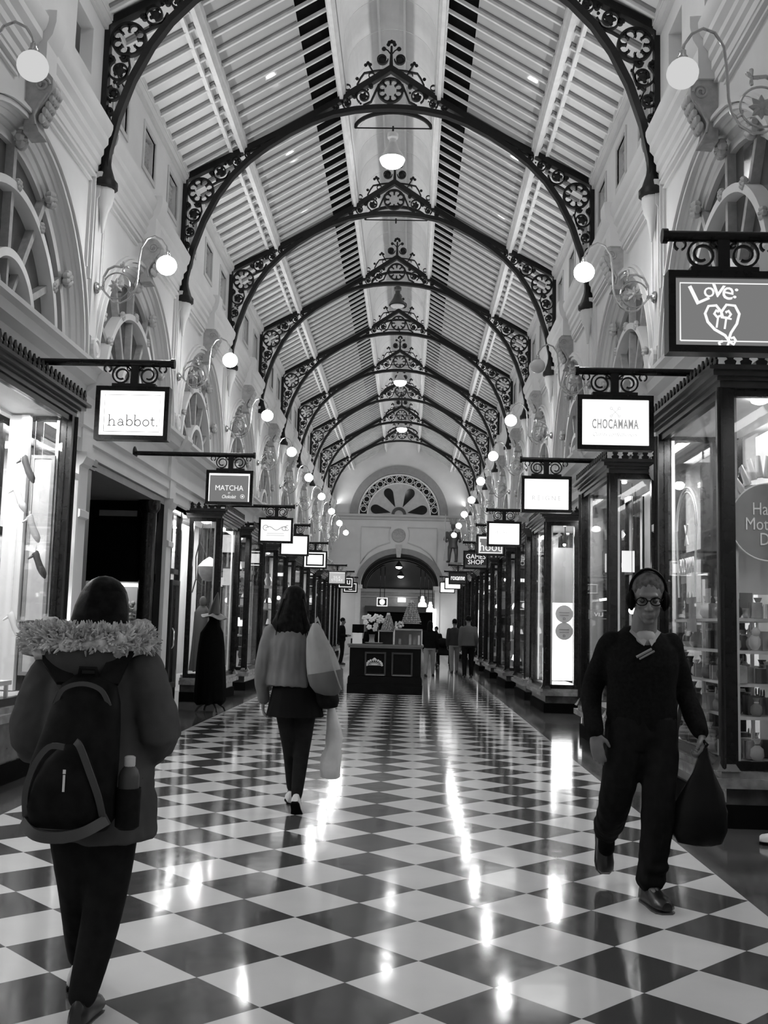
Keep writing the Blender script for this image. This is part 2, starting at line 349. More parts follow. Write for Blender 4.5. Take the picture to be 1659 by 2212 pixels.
# arched fan windows of the upper storey
def fanwin(sd, n, idx, src={}):
    X, yc = 3.5*sd, T(n)+2.275
    loc = (X+sd*GD, yc, AZ)
    if sd not in src:
        o = thing(f'window_{idx}', '', 'window', loc, kind='structure')
        P = lambda r, a, d: (X+sd*d, yc+r*cos(radians(a)), AZ+r*sin(radians(a)))
        g = MB(); ring = [P(R0+.02, a, GD) for a in range(0, 181, 6)]; g.loops([ring, [(p[0]+sd*.02, p[1], p[2]) for p in ring]]); g.build('pane', UGLASS, o, False)
        def band(r, wd, dp, name, mat):
            m = MB(); m.bar([P(r, a, GD-dp/2) for a in range(0, 181, 5)], wd, dp, (1, 0, 0)); return m.build(name, mat, o, True, ang=30)
        band(R0-.04, .1, .06, 'outer_frame', PLAST2); band(1.32, .085, .15, 'middle_arc', WHITE); band(.62, .085, .15, 'inner_arc', WHITE)
        for a in (0, 30, 60, 90, 120, 150, 180):
            m = MB(); m.bar([P(.62, a, GD-.045), P(R0-.05, a, GD-.045)], .075, .09, (1, 0, 0)); m.bar([P(.6, a, GD-.05), P(.05, a, GD-.05)], .05, .08, (1, 0, 0)); m.build('glazing_bar', CARVE, o, False)
        b1 = MB()
        for a in (30, 60, 90, 120, 150, 2, 178):
            for r, q in ((R0-.03, .1), (1.36, .065)):
                if a in (2, 178) and r > 1.5: q = .07
                c = Vector(P(r, a, GD-.14))
                for k in range(6):
                    t = 2*pi*k/6+a; b1.sph(c+Vector((0, cos(t), sin(t)))*q*.62, (q*.55, q*.45, q*.45), 6)
                b1.sph(c, (q*.7, q*.4, q*.4), 6)
        b1.build('leaf_boss', PALE, o)
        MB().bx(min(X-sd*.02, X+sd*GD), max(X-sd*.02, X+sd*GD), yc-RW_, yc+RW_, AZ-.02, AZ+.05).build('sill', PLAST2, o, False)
        src[sd] = o
    else: o = dup(src[sd], loc)
    o.name = f'window_{idx}'
    o['label'] = f'arched fan window with radiating bars on the {SIDE[sd]} wall, {ORD[n+1]} from the viewer'
for sd in (-1, 1):
    for n in range(-1, N1+1): fanwin(sd, n, (2 if sd < 0 else 12)+n+1)
# carved keystone consoles
def console(sd, n, src={}):
    X, yc = 3.5*sd, T(n)+2.275
    if sd not in src:
        o = thing('scroll_console', '', 'carved bracket', (X, yc, 6.4), 'carved scroll consoles over the arched windows')
        out = [(0, 6.32), (.16, 6.33), (.13, 6.4), (.1, 6.48), (.12, 6.56), (.2, 6.66), (.27, 6.78), (.27, 6.9), (.22, 6.96), (0, 6.96)]
        MB().prism(out, (X, yc-.12, 0), (-sd, 0, 0), (0, 0, 1), (0, 1, 0), .24).build('scroll_body', CARVE, o, ang=50)
        for q in (-.125, .125):
            m = MB()
            m.tube([(X-sd*(.17+.075*cos(t)*(1-t/14)), yc+q, 6.83+.075*sin(t)*(1-t/14)) for t in [k*.5 for k in range(22)]], .016, 6)
            m.tube([(X-sd*(.12), yc+q, 6.4), (X-sd*.1, yc+q, 6.5), (X-sd*.15, yc+q, 6.62), (X-sd*.22, yc+q, 6.74)], .014, 6)
            m.build('volute', CARVE, o)
        m = MB()
        for k in range(5):
            for j in (-1, 0, 1): m.sph((X-sd*(.16+.03*k), yc+.06*j, 6.5+.07*k), (.04, .04, .055), 6)
        m.build('acanthus_leaf', PALE, o)
        MB().sweepy([(0, 6.96), (.2, 6.96), (.2, 7.28), (.25, 7.36), (.28, 7.5), (.28, 7.62), (0, 7.64)], yc-.15, yc+.15, sd).build('cornice_block', PLAST, o, ang=25)
        src[sd] = o
    else: o = dup(src[sd], (X, yc, 6.4))
    o['label'] = f'carved scroll console above the {ORD[n+1]} arched window on the {SIDE[sd]} wall'
for sd in (-1, 1):
    for n in range(-1, N1+1): console(sd, n)
# ================================================================ ROOF
def roof_z(x): return 9.02+.598*(3.5-abs(x))
ce = MB()
for sd in (-1, 1):
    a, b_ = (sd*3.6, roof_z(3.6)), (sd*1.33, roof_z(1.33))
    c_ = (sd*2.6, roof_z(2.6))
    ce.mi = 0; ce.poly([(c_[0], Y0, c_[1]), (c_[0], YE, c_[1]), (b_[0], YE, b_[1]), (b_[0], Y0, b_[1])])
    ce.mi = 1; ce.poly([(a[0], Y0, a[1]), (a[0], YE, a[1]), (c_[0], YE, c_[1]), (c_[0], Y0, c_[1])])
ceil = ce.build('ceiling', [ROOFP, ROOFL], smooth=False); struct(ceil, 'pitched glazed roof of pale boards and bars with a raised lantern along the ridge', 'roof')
bars, dk, pl, va, shadow_bands = MB(), MB(), MB(), MB(), MB()
for sd in (-1, 1):
    for i in range(int((YE-T(-1))/(4.55/12))):
        y = T(-1)+i*4.55/12+.19
        for xa, xb in ((3.5, 2.6), (2.42, .86)):
            p = [Vector((sd*xa, y, roof_z(xa)-.045)), Vector((sd*xb, y, roof_z(xb)-.045))]; bars.bar(p, .05, .04, (0, 1, 0)); xq = max(xb, 1.34); p = [Vector((sd*xa, y, roof_z(xa)-.012)), Vector((sd*xq, y, roof_z(xq)-.012))]; shadow_bands.bar(p, .02, .15 if xa > 3 else .11, (0, 1, 0))
    dk.poly([(sd*1.36, Y0, roof_z(1.36)+.03), (sd*1.36, YE, roof_z(1.36)+.03), (sd*.8, YE, roof_z(.8)+.03), (sd*.8, Y0, roof_z(.8)+.03)])
    for x, wd, dp in ((2.51, .16, .18), (.84, .14, .2)):
        z = roof_z(x); pl.sweepy([(-wd/2, z+.05), (-wd/2, z-dp*.5), (-wd/2+.03, z-dp*.6), (-wd*.2, z-dp), (wd*.2, z-dp), (wd/2-.03, z-dp*.6), (wd/2, z-dp*.5), (wd/2, z+.05)], Y0, YE, sd, x)
    pl.sweepy([(-.03, roof_z(2.72)+.02), (-.03, roof_z(2.72)-.06), (.03, roof_z(2.72)-.06), (.03, roof_z(2.72)+.02)], Y0, YE, sd, 2.7)
    pl.sweepy([(-.05, roof_z(3.42)+.05), (-.05, roof_z(3.42)-.09), (.05, roof_z(3.42)-.09), (.05, roof_z(3.42)+.05)], Y0, YE, sd, 3.45)
# lantern: upright sides, curved boarded vault
prof = [(-.76, 10.6), (-.76, 11.1)]+[(-.76*cos(a*pi/20), 11.1+.7*sin(a*pi/20)) for a in range(1, 20)]+[(.76, 11.1), (.76, 10.6)]
nb = int((YE-Y0)/.91)
for i in range(nb):
    ya, yb = Y0+(YE-Y0)*i/nb, Y0+(YE-Y0)*(i+1)/nb-.012
    for k in range(len(prof)-1):
        (x0, z0), (x1, z1) = prof[k], prof[k+1]; va.poly([(x0, ya, z0), (x0, yb, z0), (x1, yb, z1), (x1, ya, z1)])
va.bx(-.24, -.2, Y0, YE, 11.7, 11.8); va.bx(.2, .24, Y0, YE, 11.7, 11.8)
bars.build('glazing_bar', ROOFB, ceil, False); shadow_bands.build('bar_shadow_band', ROOFD, ceil, False); dk.build('dark_vent_strip', BLACK, ceil, False); pl.build('purlin', PURL, ceil, ang=25); va.build('lantern_vault', WHITE, ceil, True, ang=20)
for n in range(-1, N1+1):
    y = T(n)+2.275; m = MB(); m.bar([(x, y, 11.05+(z-10.46)*.48) for x, _, z in arc((0, 10.46), .75, 5, 175, 24)], .06, .06, (0, 1, 0))
    m.tube([(-.74, y, 11.08), (.74, y, 11.08)], .014, 6); m.tube([(0, y, 11.12), (0, y, 11.0)], .02, 6); m.build('lantern_brace', IRON, ceil)
# ================================================================ IRON ROOF ARCHES
def mirror(pts): return [(-p[0], p[1], p[2]) for p in pts]
def make_truss():
    t = thing('roof_arch', '', 'roof arch', (0, T(0), 8.9), 'black cast iron arches across the arcade'); y = T(0); YV = (0, 1, 0)
    half = [(-3.405, y, 6.98), (-3.39, y, 7.25), (-3.3, y, 7.7), (-3.13, y, 8.22), (-2.91, y, 8.68), (-2.68, y, 9.02), (-2.4, y, 9.32), (-2.08, y, 9.58), (-1.72, y, 9.82), (-1.35, y, 10.02), (-.98, y, 10.17), (-.6, y, 10.25), (-.28, y, 10.285)]
    MB().bar(half+[(0, y, 10.295)]+mirror(half[::-1]), .085, .12, YV).build('arch_rib', IRON, t)
    for sd in (-1, 1):
        m = MB(); m.bar([(sd*3.5, y, 8.95), (sd*1.72, y, 9.9), (sd*.86, y, 10.42), (0, y, 11.0)], .1, .12, YV); m.build('chord', IRON, t)
        m = MB(); m.bar([(sd*3.465, y, 9.0), (sd*3.465, y, 7.1)], .07, .12, YV); m.build('wall_post', IRON, t)
        m = MB(); c = (sd*3.4, y, 0); m.lathe([(.05, 7.2), (.07, 7.05), (.12, 6.9), (.16, 6.85), (.16, 6.78), (.12, 6.76)], c, 14); m.build('collar', IRON, t)
        m = MB(); m.lathe([(.12, 6.78), (.125, 6.7), (.1, 6.56), (.06, 6.48), (.05, 6.42), (.015, 6.2)], c, 12); m.build('pendant', PLAST, t)
    def medal(cx, cz, R, name):
        m = MB(); m.bar([(cx+R*cos(k*pi/16), y, cz+R*sin(k*pi/16)) for k in range(32)], .028, .07, YV, True)
        for k in range(8):
            a = k*pi/4+pi/8; u, v = Vector((cos(a), 0, sin(a))), Vector((-sin(a), 0, cos(a))); c = Vector((cx, y, cz))
            b0 = k*pi/4; p = c+Vector((cos(b0), 0, sin(b0)))*R*.68
            m.bar([c+u*(R*.7+R*.26*cos(q))+v*R*.27*sin(q) for q in [radians(z) for z in range(-150, 151, 30)]], .014, .05, YV)
            m.bar([c+Vector((cos(b0), 0, sin(b0)))*R, p], .014, .05, YV); m.sph(p, (R*.1, .03, R*.1), 6)
        return m.build(name, IRON, t)
    for sd in (-1, 1): medal(sd*3.2, 8.76, .215, 'medallion')
    medal(0, 10.61, .215, 'medallion')
    def curl(m, c, r, a0, hand, leaf=True):
        m.bar([(p[0], y, p[2]) for p in spiral(c, r, r*.45, a0, a0+hand*430, 26)], .022, .05, YV)
        m.sph((c[0], y, c[1]), (r*.42, .03, r*.42), 7)
        if leaf:
            for k in range(5): a = k*1.256; m.sph((c[0]+r*.42*cos(a), y, c[1]+r*.42*sin(a)), (r*.18, .025, r*.18), 5)
            for a in (60, 150, 250): q = radians(a); m.sph((c[0]+r*1.08*cos(q), y, c[1]+r*1.08*sin(q)), (r*.16, .02, r*.16), 5)
    for sd in (-1, 1):
        m = MB()
        for cx, cz, r, a0 in ((3.3, 8.34, .15, 60), (3.36, 8.03, .105, 80), (3.4, 7.8, .065, 80), (3.25, 8.52, .05, 0), (3.4, 8.5, .045, 90)): curl(m, (sd*cx, cz), r, a0 if sd > 0 else 180-a0, -sd, r > .07)
        m.bar([(sd*3.2, y, 8.54), (sd*3.17, y, 8.4), (sd*3.22, y, 8.24), (sd*3.33, y, 8.15)], .022, .05, YV)
        m.tube([(sd*3.42, y, 7.8), (sd*3.39, y, 7.68), (sd*3.42, y, 7.55)], [.03, .02, .005], 6)
        m.build('scroll_panel', IRON, t); m = MB()
        for cx, cz, r, a0 in ((2.88, 9.1, .15, 200), (2.6, 9.29, .1, 210), (2.42, 9.42, .06, 210), (3.02, 9.06, .045, 0), (2.73, 9.26, .04, 0)): curl(m, (sd*cx, cz), r, a0 if sd > 0 else 180-a0, sd, r > .06)
        m.bar([(sd*3.02, y, 8.86), (sd*2.92, y, 8.92), (sd*2.78, y, 8.98), (sd*2.72, y, 9.12)], .022, .05, YV)
        m.bar([(sd*2.42, y, 9.46), (sd*2.3, y, 9.5), (sd*2.2, y, 9.57)], .02, .05, YV)
        m.build('scroll_panel', IRON, t); m = MB()
        for cx, cz, r, a0 in ((.46, 10.5, .13, -60), (.74, 10.37, .085, -60), (.92, 10.29, .05, -60), (.34, 10.68, .04, 0), (.62, 10.5, .04, 0)): curl(m, (sd*cx, cz), r, a0 if sd > 0 else 180-a0, sd, r > .06)
        m.bar([(sd*.2, y, 10.72), (sd*.27, y, 10.55), (sd*.33, y, 10.4), (sd*.46, y, 10.33)], .03, .05, YV); m.build('scroll_panel', IRON, t)
    m = MB(); m.tube([(0, y, 11.0), (0, y, 11.25), (0, y, 11.42)], [.04, .025, .02], 6)
    for k in range(5): a = k*pi/4; m.sph((.055*cos(a), y, 11.45+.055*sin(a)), (.035, .03, .035), 6)
    for sd in (-1, 1):
        m.bar([(p[0], y, p[2]) for p in spiral((sd*.155, 11.18), .1, .06, 0 if sd < 0 else 180, (-1 if sd < 0 else 1)*400+(0 if sd < 0 else 180), 22)], .02, .05, YV)
        m.sph((sd*.155, y, 11.17), (.07, .03, .07), 8)
        m.tube([(0, y, 11.26), (sd*.06, y, 11.34), (sd*.11, y, 11.37)], .012, 5); m.sph((sd*.13, y, 11.37), (.042, .03, .042), 6)
        m.bar([(sd*.12, y, 10.98), (sd*.28, y, 10.96), (sd*.36, y, 10.94), (sd*.46, y, 10.92), (sd*.52, y, 10.83), (sd*.58, y, 10.7)], .022, .05, YV)
        m.bar([(sd*.3, y, 10.93), (sd*.36, y, 11.03), (sd*.4, y, 11.1)], .02, .05, YV)
        for p in ((.36, 11.08), (.4, 11.11), (.44, 11.07), (.58, 10.82), (.8, 10.72), (.85, 10.68), (.83, 10.62)): m.sph((sd*p[0], y, p[1]), (.032, .025, .032), 6)
        m.bar([(p[0], y, p[2]) for p in arc((sd*.33, 10.88), .05, 0, 300, 10)], .016, .04, YV, False); m.bar([(p[0], y, p[2]) for p in arc((sd*.74, 10.66), .05, 0, 320, 10)], .016, .04, YV)
    m.build('finial_crest', IRON, t)
    return t
tr0 = make_truss()
for n in range(0, N1+1):
    o = tr0 if n == 0 else dup(tr0, (0, T(n), 8.9))
    o['label'] = f'black cast iron scrollwork roof arch, {ORD[n]} counting away from the viewer'
# ================================================================ PENDANT LAMPS
def pendant(n, lit, label):
    y = T(n)+2.275; t = thing('pendant_lamp', label, 'ceiling lamp', (0, y, 10.5), 'bell lamps along the ridge'); dz = .54
    m = MB(); m.lathe([(.02, 10.46), (.06, 10.45), (.105, 10.42), (.105, 10.34), (.07, 10.31), (.07, 10.24), (.09, 10.22), (.12, 10.12), (.19, 10.0), (.24, 9.93), (.25, 9.9), (.235, 9.9), (.11, 10.1), (.02, 10.16)], (0, y, dz), 20); m.build('shade', PALE if lit else DARK, t)
    m = MB(); m.sph((0, y, 9.88+dz), (.235, .235, .15) if lit else (.2, .2, .05), 16); m.build('bulb', BULB if lit else OPAL, t)
    MB().tube([(0, y, 10.45+dz), (0, y, 11.08)], .012, 6).build('hook', IRON, t)
    if lit: add_light('pendant_glow', 'SPOT', (0, y, 9.7+dz), L_PEND, .18)
pendant(1, True, 'bright bell lamp hanging below the ridge between the second and third iron arches')
pendant(3, False, 'unlit dark bell lamp under the ridge, between the two bright bell lamps')
pendant(5, True, 'small bright bell lamp far along the ridge, just past the unlit one')
pendant(7, True, 'farthest bright bell lamp along the ridge before the end wall')
for n, q in ((-1, 1.15), (-3, .25)): add_light('pendant_glow', 'SPOT', (0, T(n)+2.275, 10.24), L_PEND*q, .18)
# added unseen fill lights above the long cornice brighten the roof from below
for sd in (-1, 1):
    for n in range(-2, N1+1): add_light('roof_fill_light', 'AREA', (sd*3.37, T(n)+2.275, 7.66), L_ROOF_FILL, .1, 4.2, (0, pi-sd*radians(46), 0)).data.spread = radians(112)
# ================================================================ GLOBE WALL LAMPS
def globe_lamp(sd, n, state, src={}):
    key = (sd,)
    X, y = sd*3.42, T(n)
    P = lambda u, z: (sd*(3.42-u), y, z)      # u = distance from the wall
    if key not in src:
        t = thing('wall_lamp', '', 'wall lamp', (X, y, 5.5), 'globe lamps on curved brass arms')
        m = MB(); m.lathe([(0, 0), (.055, .0), (.075, .02), (.055, .05), (.025, .06), (.02, .11), (0, .11)], (sd*3.45, y, 5.5), 14, Matrix.Rotation(-sd*pi/2, 3, 'Y')); m.build('wall_rose', BRASS, t)
        m = MB(); m.tube([P(.05, 5.5), P(.1, 5.44), P(.2, 5.33), P(.3, 5.31), P(.4, 5.37), P(.47, 5.48), P(.49, 5.6), P(.5, 5.85), P(.52, 6.02), P(.59, 6.14), P(.68, 6.175), P(.77, 6.13), P(.83, 6.04), P(.845, 5.98)], .0125, 8)
        m.tube([P(.07, 5.52), P(.07, 5.64), P(.12, 5.74), P(.2, 5.78), P(.3, 5.77)], .016, 7)
        m.tube([P(.46, 5.47), P(.42, 5.44), P(.39, 5.46), P(.38, 5.5)], .01, 6)
        m.build('curved_arm', BRASS, t)
        m = MB(); c = Vector(P(.235, 5.53)); m.tube([c+Vector((cos(a), 0, sin(a)))*.165 for a in [k*pi/14 for k in range(28)]], .01, 6, True); m.build('ring', BRASS, t)
        m = MB()
        for k in range(8): a = k*pi/4; m.tube([c, c+Vector((cos(a)*.05, .01, sin(a)*.05)), c+Vector((cos(a), 0, sin(a)))*.1], [.02, .03, .004], 6)
        m.sph(c, .035, 8); m.build('rosette', CARVE, t)
        m = MB(); q = Vector(P(.31, 5.77))
        for dx, dz in ((.05, 0), (-.03, .03), (0, .06), (0, -.05)): m.tube([q, q+Vector((dx, 0, dz))], [.012, .018], 5, False, True)
        m.build('leaf_finial', BRASS, t)
        m = MB(); m.lathe([(.012, 6.0), (.03, 5.985), (.03, 5.95), (.045, 5.93), (.045, 5.915)], P(.845, 0), 10); m.build('gallery', BRASS, t)
        m = MB(); m.sph(P(.845, 5.8), (.125, .125, .118), 20); m.build('globe', GLOBE, t); src[key] = t
    else: t = dup(src[key], (X, y, 5.5))
    for c in t.children:
        if c.name.startswith('globe') and state != 1:
            c.data = c.data.copy(); c.data.materials[0] = OPAL if state == 0 else GLOBE_DIM
    w = {1: 'glowing', 0: 'unlit grey', 2: 'dimly glowing'}[state]
    t['label'] = f'{w} globe lamp on a curved brass arm, {ORD[n+1]} along the {SIDE[sd]} wall'
for sd in (-1, 1):
    for n in range(0, N1+1): globe_lamp(sd, n, 0 if (sd == 1 and n == 1) else 1)
    globe_lamp(sd, -1, 2)
# ================================================================ END WALL AND THE HALL BEYOND
e = MB(); K = 40; cz, R = 3.55, 2.0; sx = 1.0; ry_ = 1.62
def ell(a, r=1.0): return (R*r*cos(a), cz+ry_*r*sin(a))
for k in range(K):
    a, b_ = pi*k/K, pi*(k+1)/K
    p, q = ell(a), ell(b_); e.poly([(p[0], YE, p[1]), (q[0], YE, q[1]), (q[0], YE, 7.0), (p[0], YE, 7.0)])
    e.poly([(p[0], YE, p[1]), (q[0], YE, q[1]), (q[0], YE+.6, q[1]), (p[0], YE+.6, p[1])])
for sd in (-1, 1):
    e.poly([(sd*2.0, YE, 0), (sd*3.9, YE, 0), (sd*3.9, YE, 7.0), (sd*2.0, YE, 7.0)]); e.poly([(sd*2.0, YE, 0), (sd*2.0, YE+.6, 0), (sd*2.0, YE+.6, cz), (sd*2.0, YE, cz)])
e.poly([(-3.9, YE, 7.0), (3.9, YE, 7.0), (3.9, YE, 9.2), (0, YE, 11.7), (-3.9, YE, 9.2)])
ew = e.build('wall_end', PLAST, smooth=False); struct(ew, 'pale end wall with an archway below and a half-round fan window above', 'wall')
c = MB(); c.loops([[(-3.5, YE-a, z) for a, z in ((0, 6.86), (.08, 6.88), (.1, 6.98), (.2, 7.04), (.22, 7.14), (0, 7.16))], [(3.5, YE-a, z) for a, z in ((0, 6.86), (.08, 6.88), (.1, 6.98), (.2, 7.04), (.22, 7.14), (0, 7.16))]]); c.build('string_course', PLAST2, ew, ang=25)
c = MB(); c.bar([(ell(pi*k/36, 1.07)[0], YE-.03, ell(pi*k/36, 1.07)[1]) for k in range(37)], .26, .08, (0, 1, 0)); c.build('archway_band', GREYBAND, ew)
c = MB(); c.prism([(-.1, 4.95), (.1, 4.95), (.17, 5.6), (-.17, 5.6)], (-.08, YE-.16, 0), (1, 0, 0), (0, 0, 1), (0, 1, 0), .16); c.build('keystone', PALE, ew)
c = MB()
for sd in (-1, 1):
    x = lambda v: -.08+sd*v
    c.bar([(x(.42), YE-.03, 6.5), (x(1.95), YE-.03, 6.5), (x(1.95), YE-.03, 4.6), (x(1.6), YE-.03, 5.15), (x(1.1), YE-.03, 5.5), (x(.45), YE-.03, 5.72), (x(.5), YE-.03, 5.85), (x(.52), YE-.03, 6.1), (x(.5), YE-.03, 6.35)], .05, .05, (0, 1, 0), True)
c.build('panel_moulding', PLAST2, ew, False)
c = MB(); c.lathe([(0, 0), (.36, 0), (.36, .05), (.33, .07), (.3, .05), (0, .05)], (-.1, YE, 6.08), 28, Matrix.Rotation(pi/2, 3, 'X')); c.build('roundel', CARVE, ew)
for sd in (-1, 1):
    c = MB(); c.bx(-.09+sd*2.02-.12, -.09+sd*2.02+.12, YE-.14, YE, 0, 3.3); c.bx(-.09+sd*2.02-.2, -.09+sd*2.02+.2, YE-.2, YE+.3, 3.3, 3.5); c.build('pier', WHITE, ew, False)
# half-round fan window
fw_ = thing('window_30', 'large half-round fan window with dark petals high on the end wall', 'window', (-.12, YE, 7.16), kind='structure')
def fp(r, a, d=0): return (-.12+r*cos(radians(a)), YE-d, 7.16+r*sin(radians(a)))
m = MB(); m.bar([fp(2.33, a, .05) for a in range(0, 181, 4)], .4, .1, (0, 1, 0)); m.build('surround', GREYBAND, fw_)
m = MB(); q = [fp(2.1, a, .02) for a in range(0, 181, 5)]; m.loops([q, [(p[0], p[1]+.015, p[2]) for p in q]]); m.build('backing_pane', DGLASS, fw_, False)
m = MB(); [m.bar([fp(r, a, .05) for a in range(0, 181, 4)], w_, .06, (0, 1, 0)) for r, w_ in ((2.06, .08), (1.62, .07))]; m.build('ring_frame', WHITE, fw_)
m = MB(); q = [fp(1.6, a, .035) for a in range(0, 181, 5)]; m.loops([q, [(p[0], p[1]+.01, p[2]) for p in q]]); m.build('fan_panel', PALE, fw_, False)
m = MB()
for a in (12, 63, 117, 168):
    u, v = Vector((cos(radians(a)), 0, sin(radians(a)))), Vector((-sin(radians(a)), 0, cos(radians(a)))); c0 = Vector(fp(0, 0, .05))
    o_ = [c0+u*.42+v*.0]+[c0+u*(1.22+.27*cos(t))+v*.24*sin(t) for t in [radians(z) for z in range(-100, 101, 20)]]
    if a in (12, 168): o_ = [p for p in o_]
    m.loops([o_, [p+Vector((0, .01, 0)) for p in o_]])
m.build('dark_petal', DGLASS, fw_, False)
m = MB(); m.bar([fp(.3, a, .06) for a in range(0, 181, 10)], .16, .06, (0, 1, 0)); m.build('hub', DARK, fw_)
m = MB()
for k in range(11):
    a = 8+k*16.4; r_ = .15; c0 = Vector(fp(1.84, a, .05))
    m.bar([c0+Vector((r_*cos(t), 0, r_*sin(t))) for t in [z*pi/8 for z in range(16)]], .035, .05, (0, 1, 0), True)
    if k < 10: m.bar([fp(1.66, a+4, .05), fp(1.84, a+8.2, .05), fp(2.02, a+12.4, .05)], .03, .05, (0, 1, 0)); m.bar([fp(2.02, a+4, .05), fp(1.84, a+8.2, .05), fp(1.66, a+12.4, .05)], .03, .05, (0, 1, 0))
m.build('ring_tracery', WHITE, fw_)
# hall beyond the archway
h = MB(); h.bx(-4, 4, 64, 64.2, 0, 6); h.bx(-4.2, -4, YE+.7, 64, 0, 6); h.bx(4, 4.2, YE+.7, 64, 0, 6)
hw = h.build('wall_far', PALE, smooth=False); struct(hw, 'pale back wall of the hall beyond the archway', 'wall')
m = MB(); m.bx(-3.9, 3.9, 63.7, 64, 3.52, 3.7); m.bx(-3.9, 3.9, 63.8, 64, 3.2, 3.27); m.build('back_cornice', WHITE, hw, False)
m = MB(); m.bx(-2.05, 2.05, 63.6, 63.95, .9, 2.3); m.build('dark_shopfront', BLACK, hw, False); m = MB(); m.bx(-2.2, 2.2, 63.4, 63.9, 2.3, 2.65); m.build('dark_fascia', DARK, hw, False)
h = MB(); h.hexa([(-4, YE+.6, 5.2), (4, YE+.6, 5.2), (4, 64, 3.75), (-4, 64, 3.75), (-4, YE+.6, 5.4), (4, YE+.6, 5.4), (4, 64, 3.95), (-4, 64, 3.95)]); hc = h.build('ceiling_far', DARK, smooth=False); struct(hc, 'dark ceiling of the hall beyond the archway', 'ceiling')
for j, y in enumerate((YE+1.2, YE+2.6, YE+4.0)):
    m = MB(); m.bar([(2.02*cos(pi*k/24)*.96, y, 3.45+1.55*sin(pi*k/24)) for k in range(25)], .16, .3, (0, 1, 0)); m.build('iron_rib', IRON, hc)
add_light('hall_glow', 'AREA', (0, 58.5, 4.2), 110, 4)
def far_lamp(x, y, z, lab): 
    t = thing('ceiling_lamp', lab, 'ceiling lamp', (x, y, z)); m = MB(); m.sph((x, y, z), (.17, .17, .11), 14); m.build('bulb', BULB, t); m = MB(); m.lathe([(.03, z+.3), (.1, z+.2), (.2, z+.04), (.2, z), (.16, z)], (x, y, 0), 14); m.build('shade', DARK, t)
    MB().tube([(x, y, z+.28), (x, y, 5.2-(y-YE-.6)*.134)], .012, 5).build('rod', IRON, t)
far_lamp(-.08, 55.0, 4.6, 'upper of the two bright lamps inside the far archway'); far_lamp(0, 58, 4.25, 'lower of the two bright lamps inside the far archway')
# ================================================================ SHOPS
XG, XW, XB = 2.95, 3.5, 5.6           # window glass, wall plane, shop back wall
def shop_shell(sd):
    nm = SIDE[sd]; m = MB(); m.bx(*sorted((sd*XB, sd*(XB+.1))), Y0, YE, 0, 3.6)
    for n in range(N0, N1+1): m.bx(*sorted((sd*3.75, sd*XB)), T(n)-.06, T(n)+.06, 0, 3.5)
    m.bx(*sorted((sd*3.56, sd*XB)), Y0, YE, 3.42, 3.5); o = m.build('wall_shops_'+nm, PALE, smooth=False)
    struct(o, f'plain inner walls of the shops on the {nm} side', 'wall')
shop_shell(1); shop_shell(-1)
def shop_light(sd, n, p, size=2.0):
    add_light('shop_light', 'AREA', (sd*4.3, T(n)+2.275, 3.38), p, 1.6, 3.6)
POW = {1: {-3: 1, -2: 1.6, -1: 2.2, 0: 1.3, 1: 3.5, 2: .9, 3: .9, 4: .9, 5: .8, 6: 1, 7: 1, 8: 1.2}, -1: {-3: 1, -2: 3, -1: 3, 0: .3, 1: 1.8, 2: 1, 3: 1.3, 4: 1, 5: .8, 6: .7, 7: .7, 8: 1}}
for sd in (-1, 1):
    for n in range(N0, N1+1): shop_light(sd, n, L_SHOP*POW[sd][n])
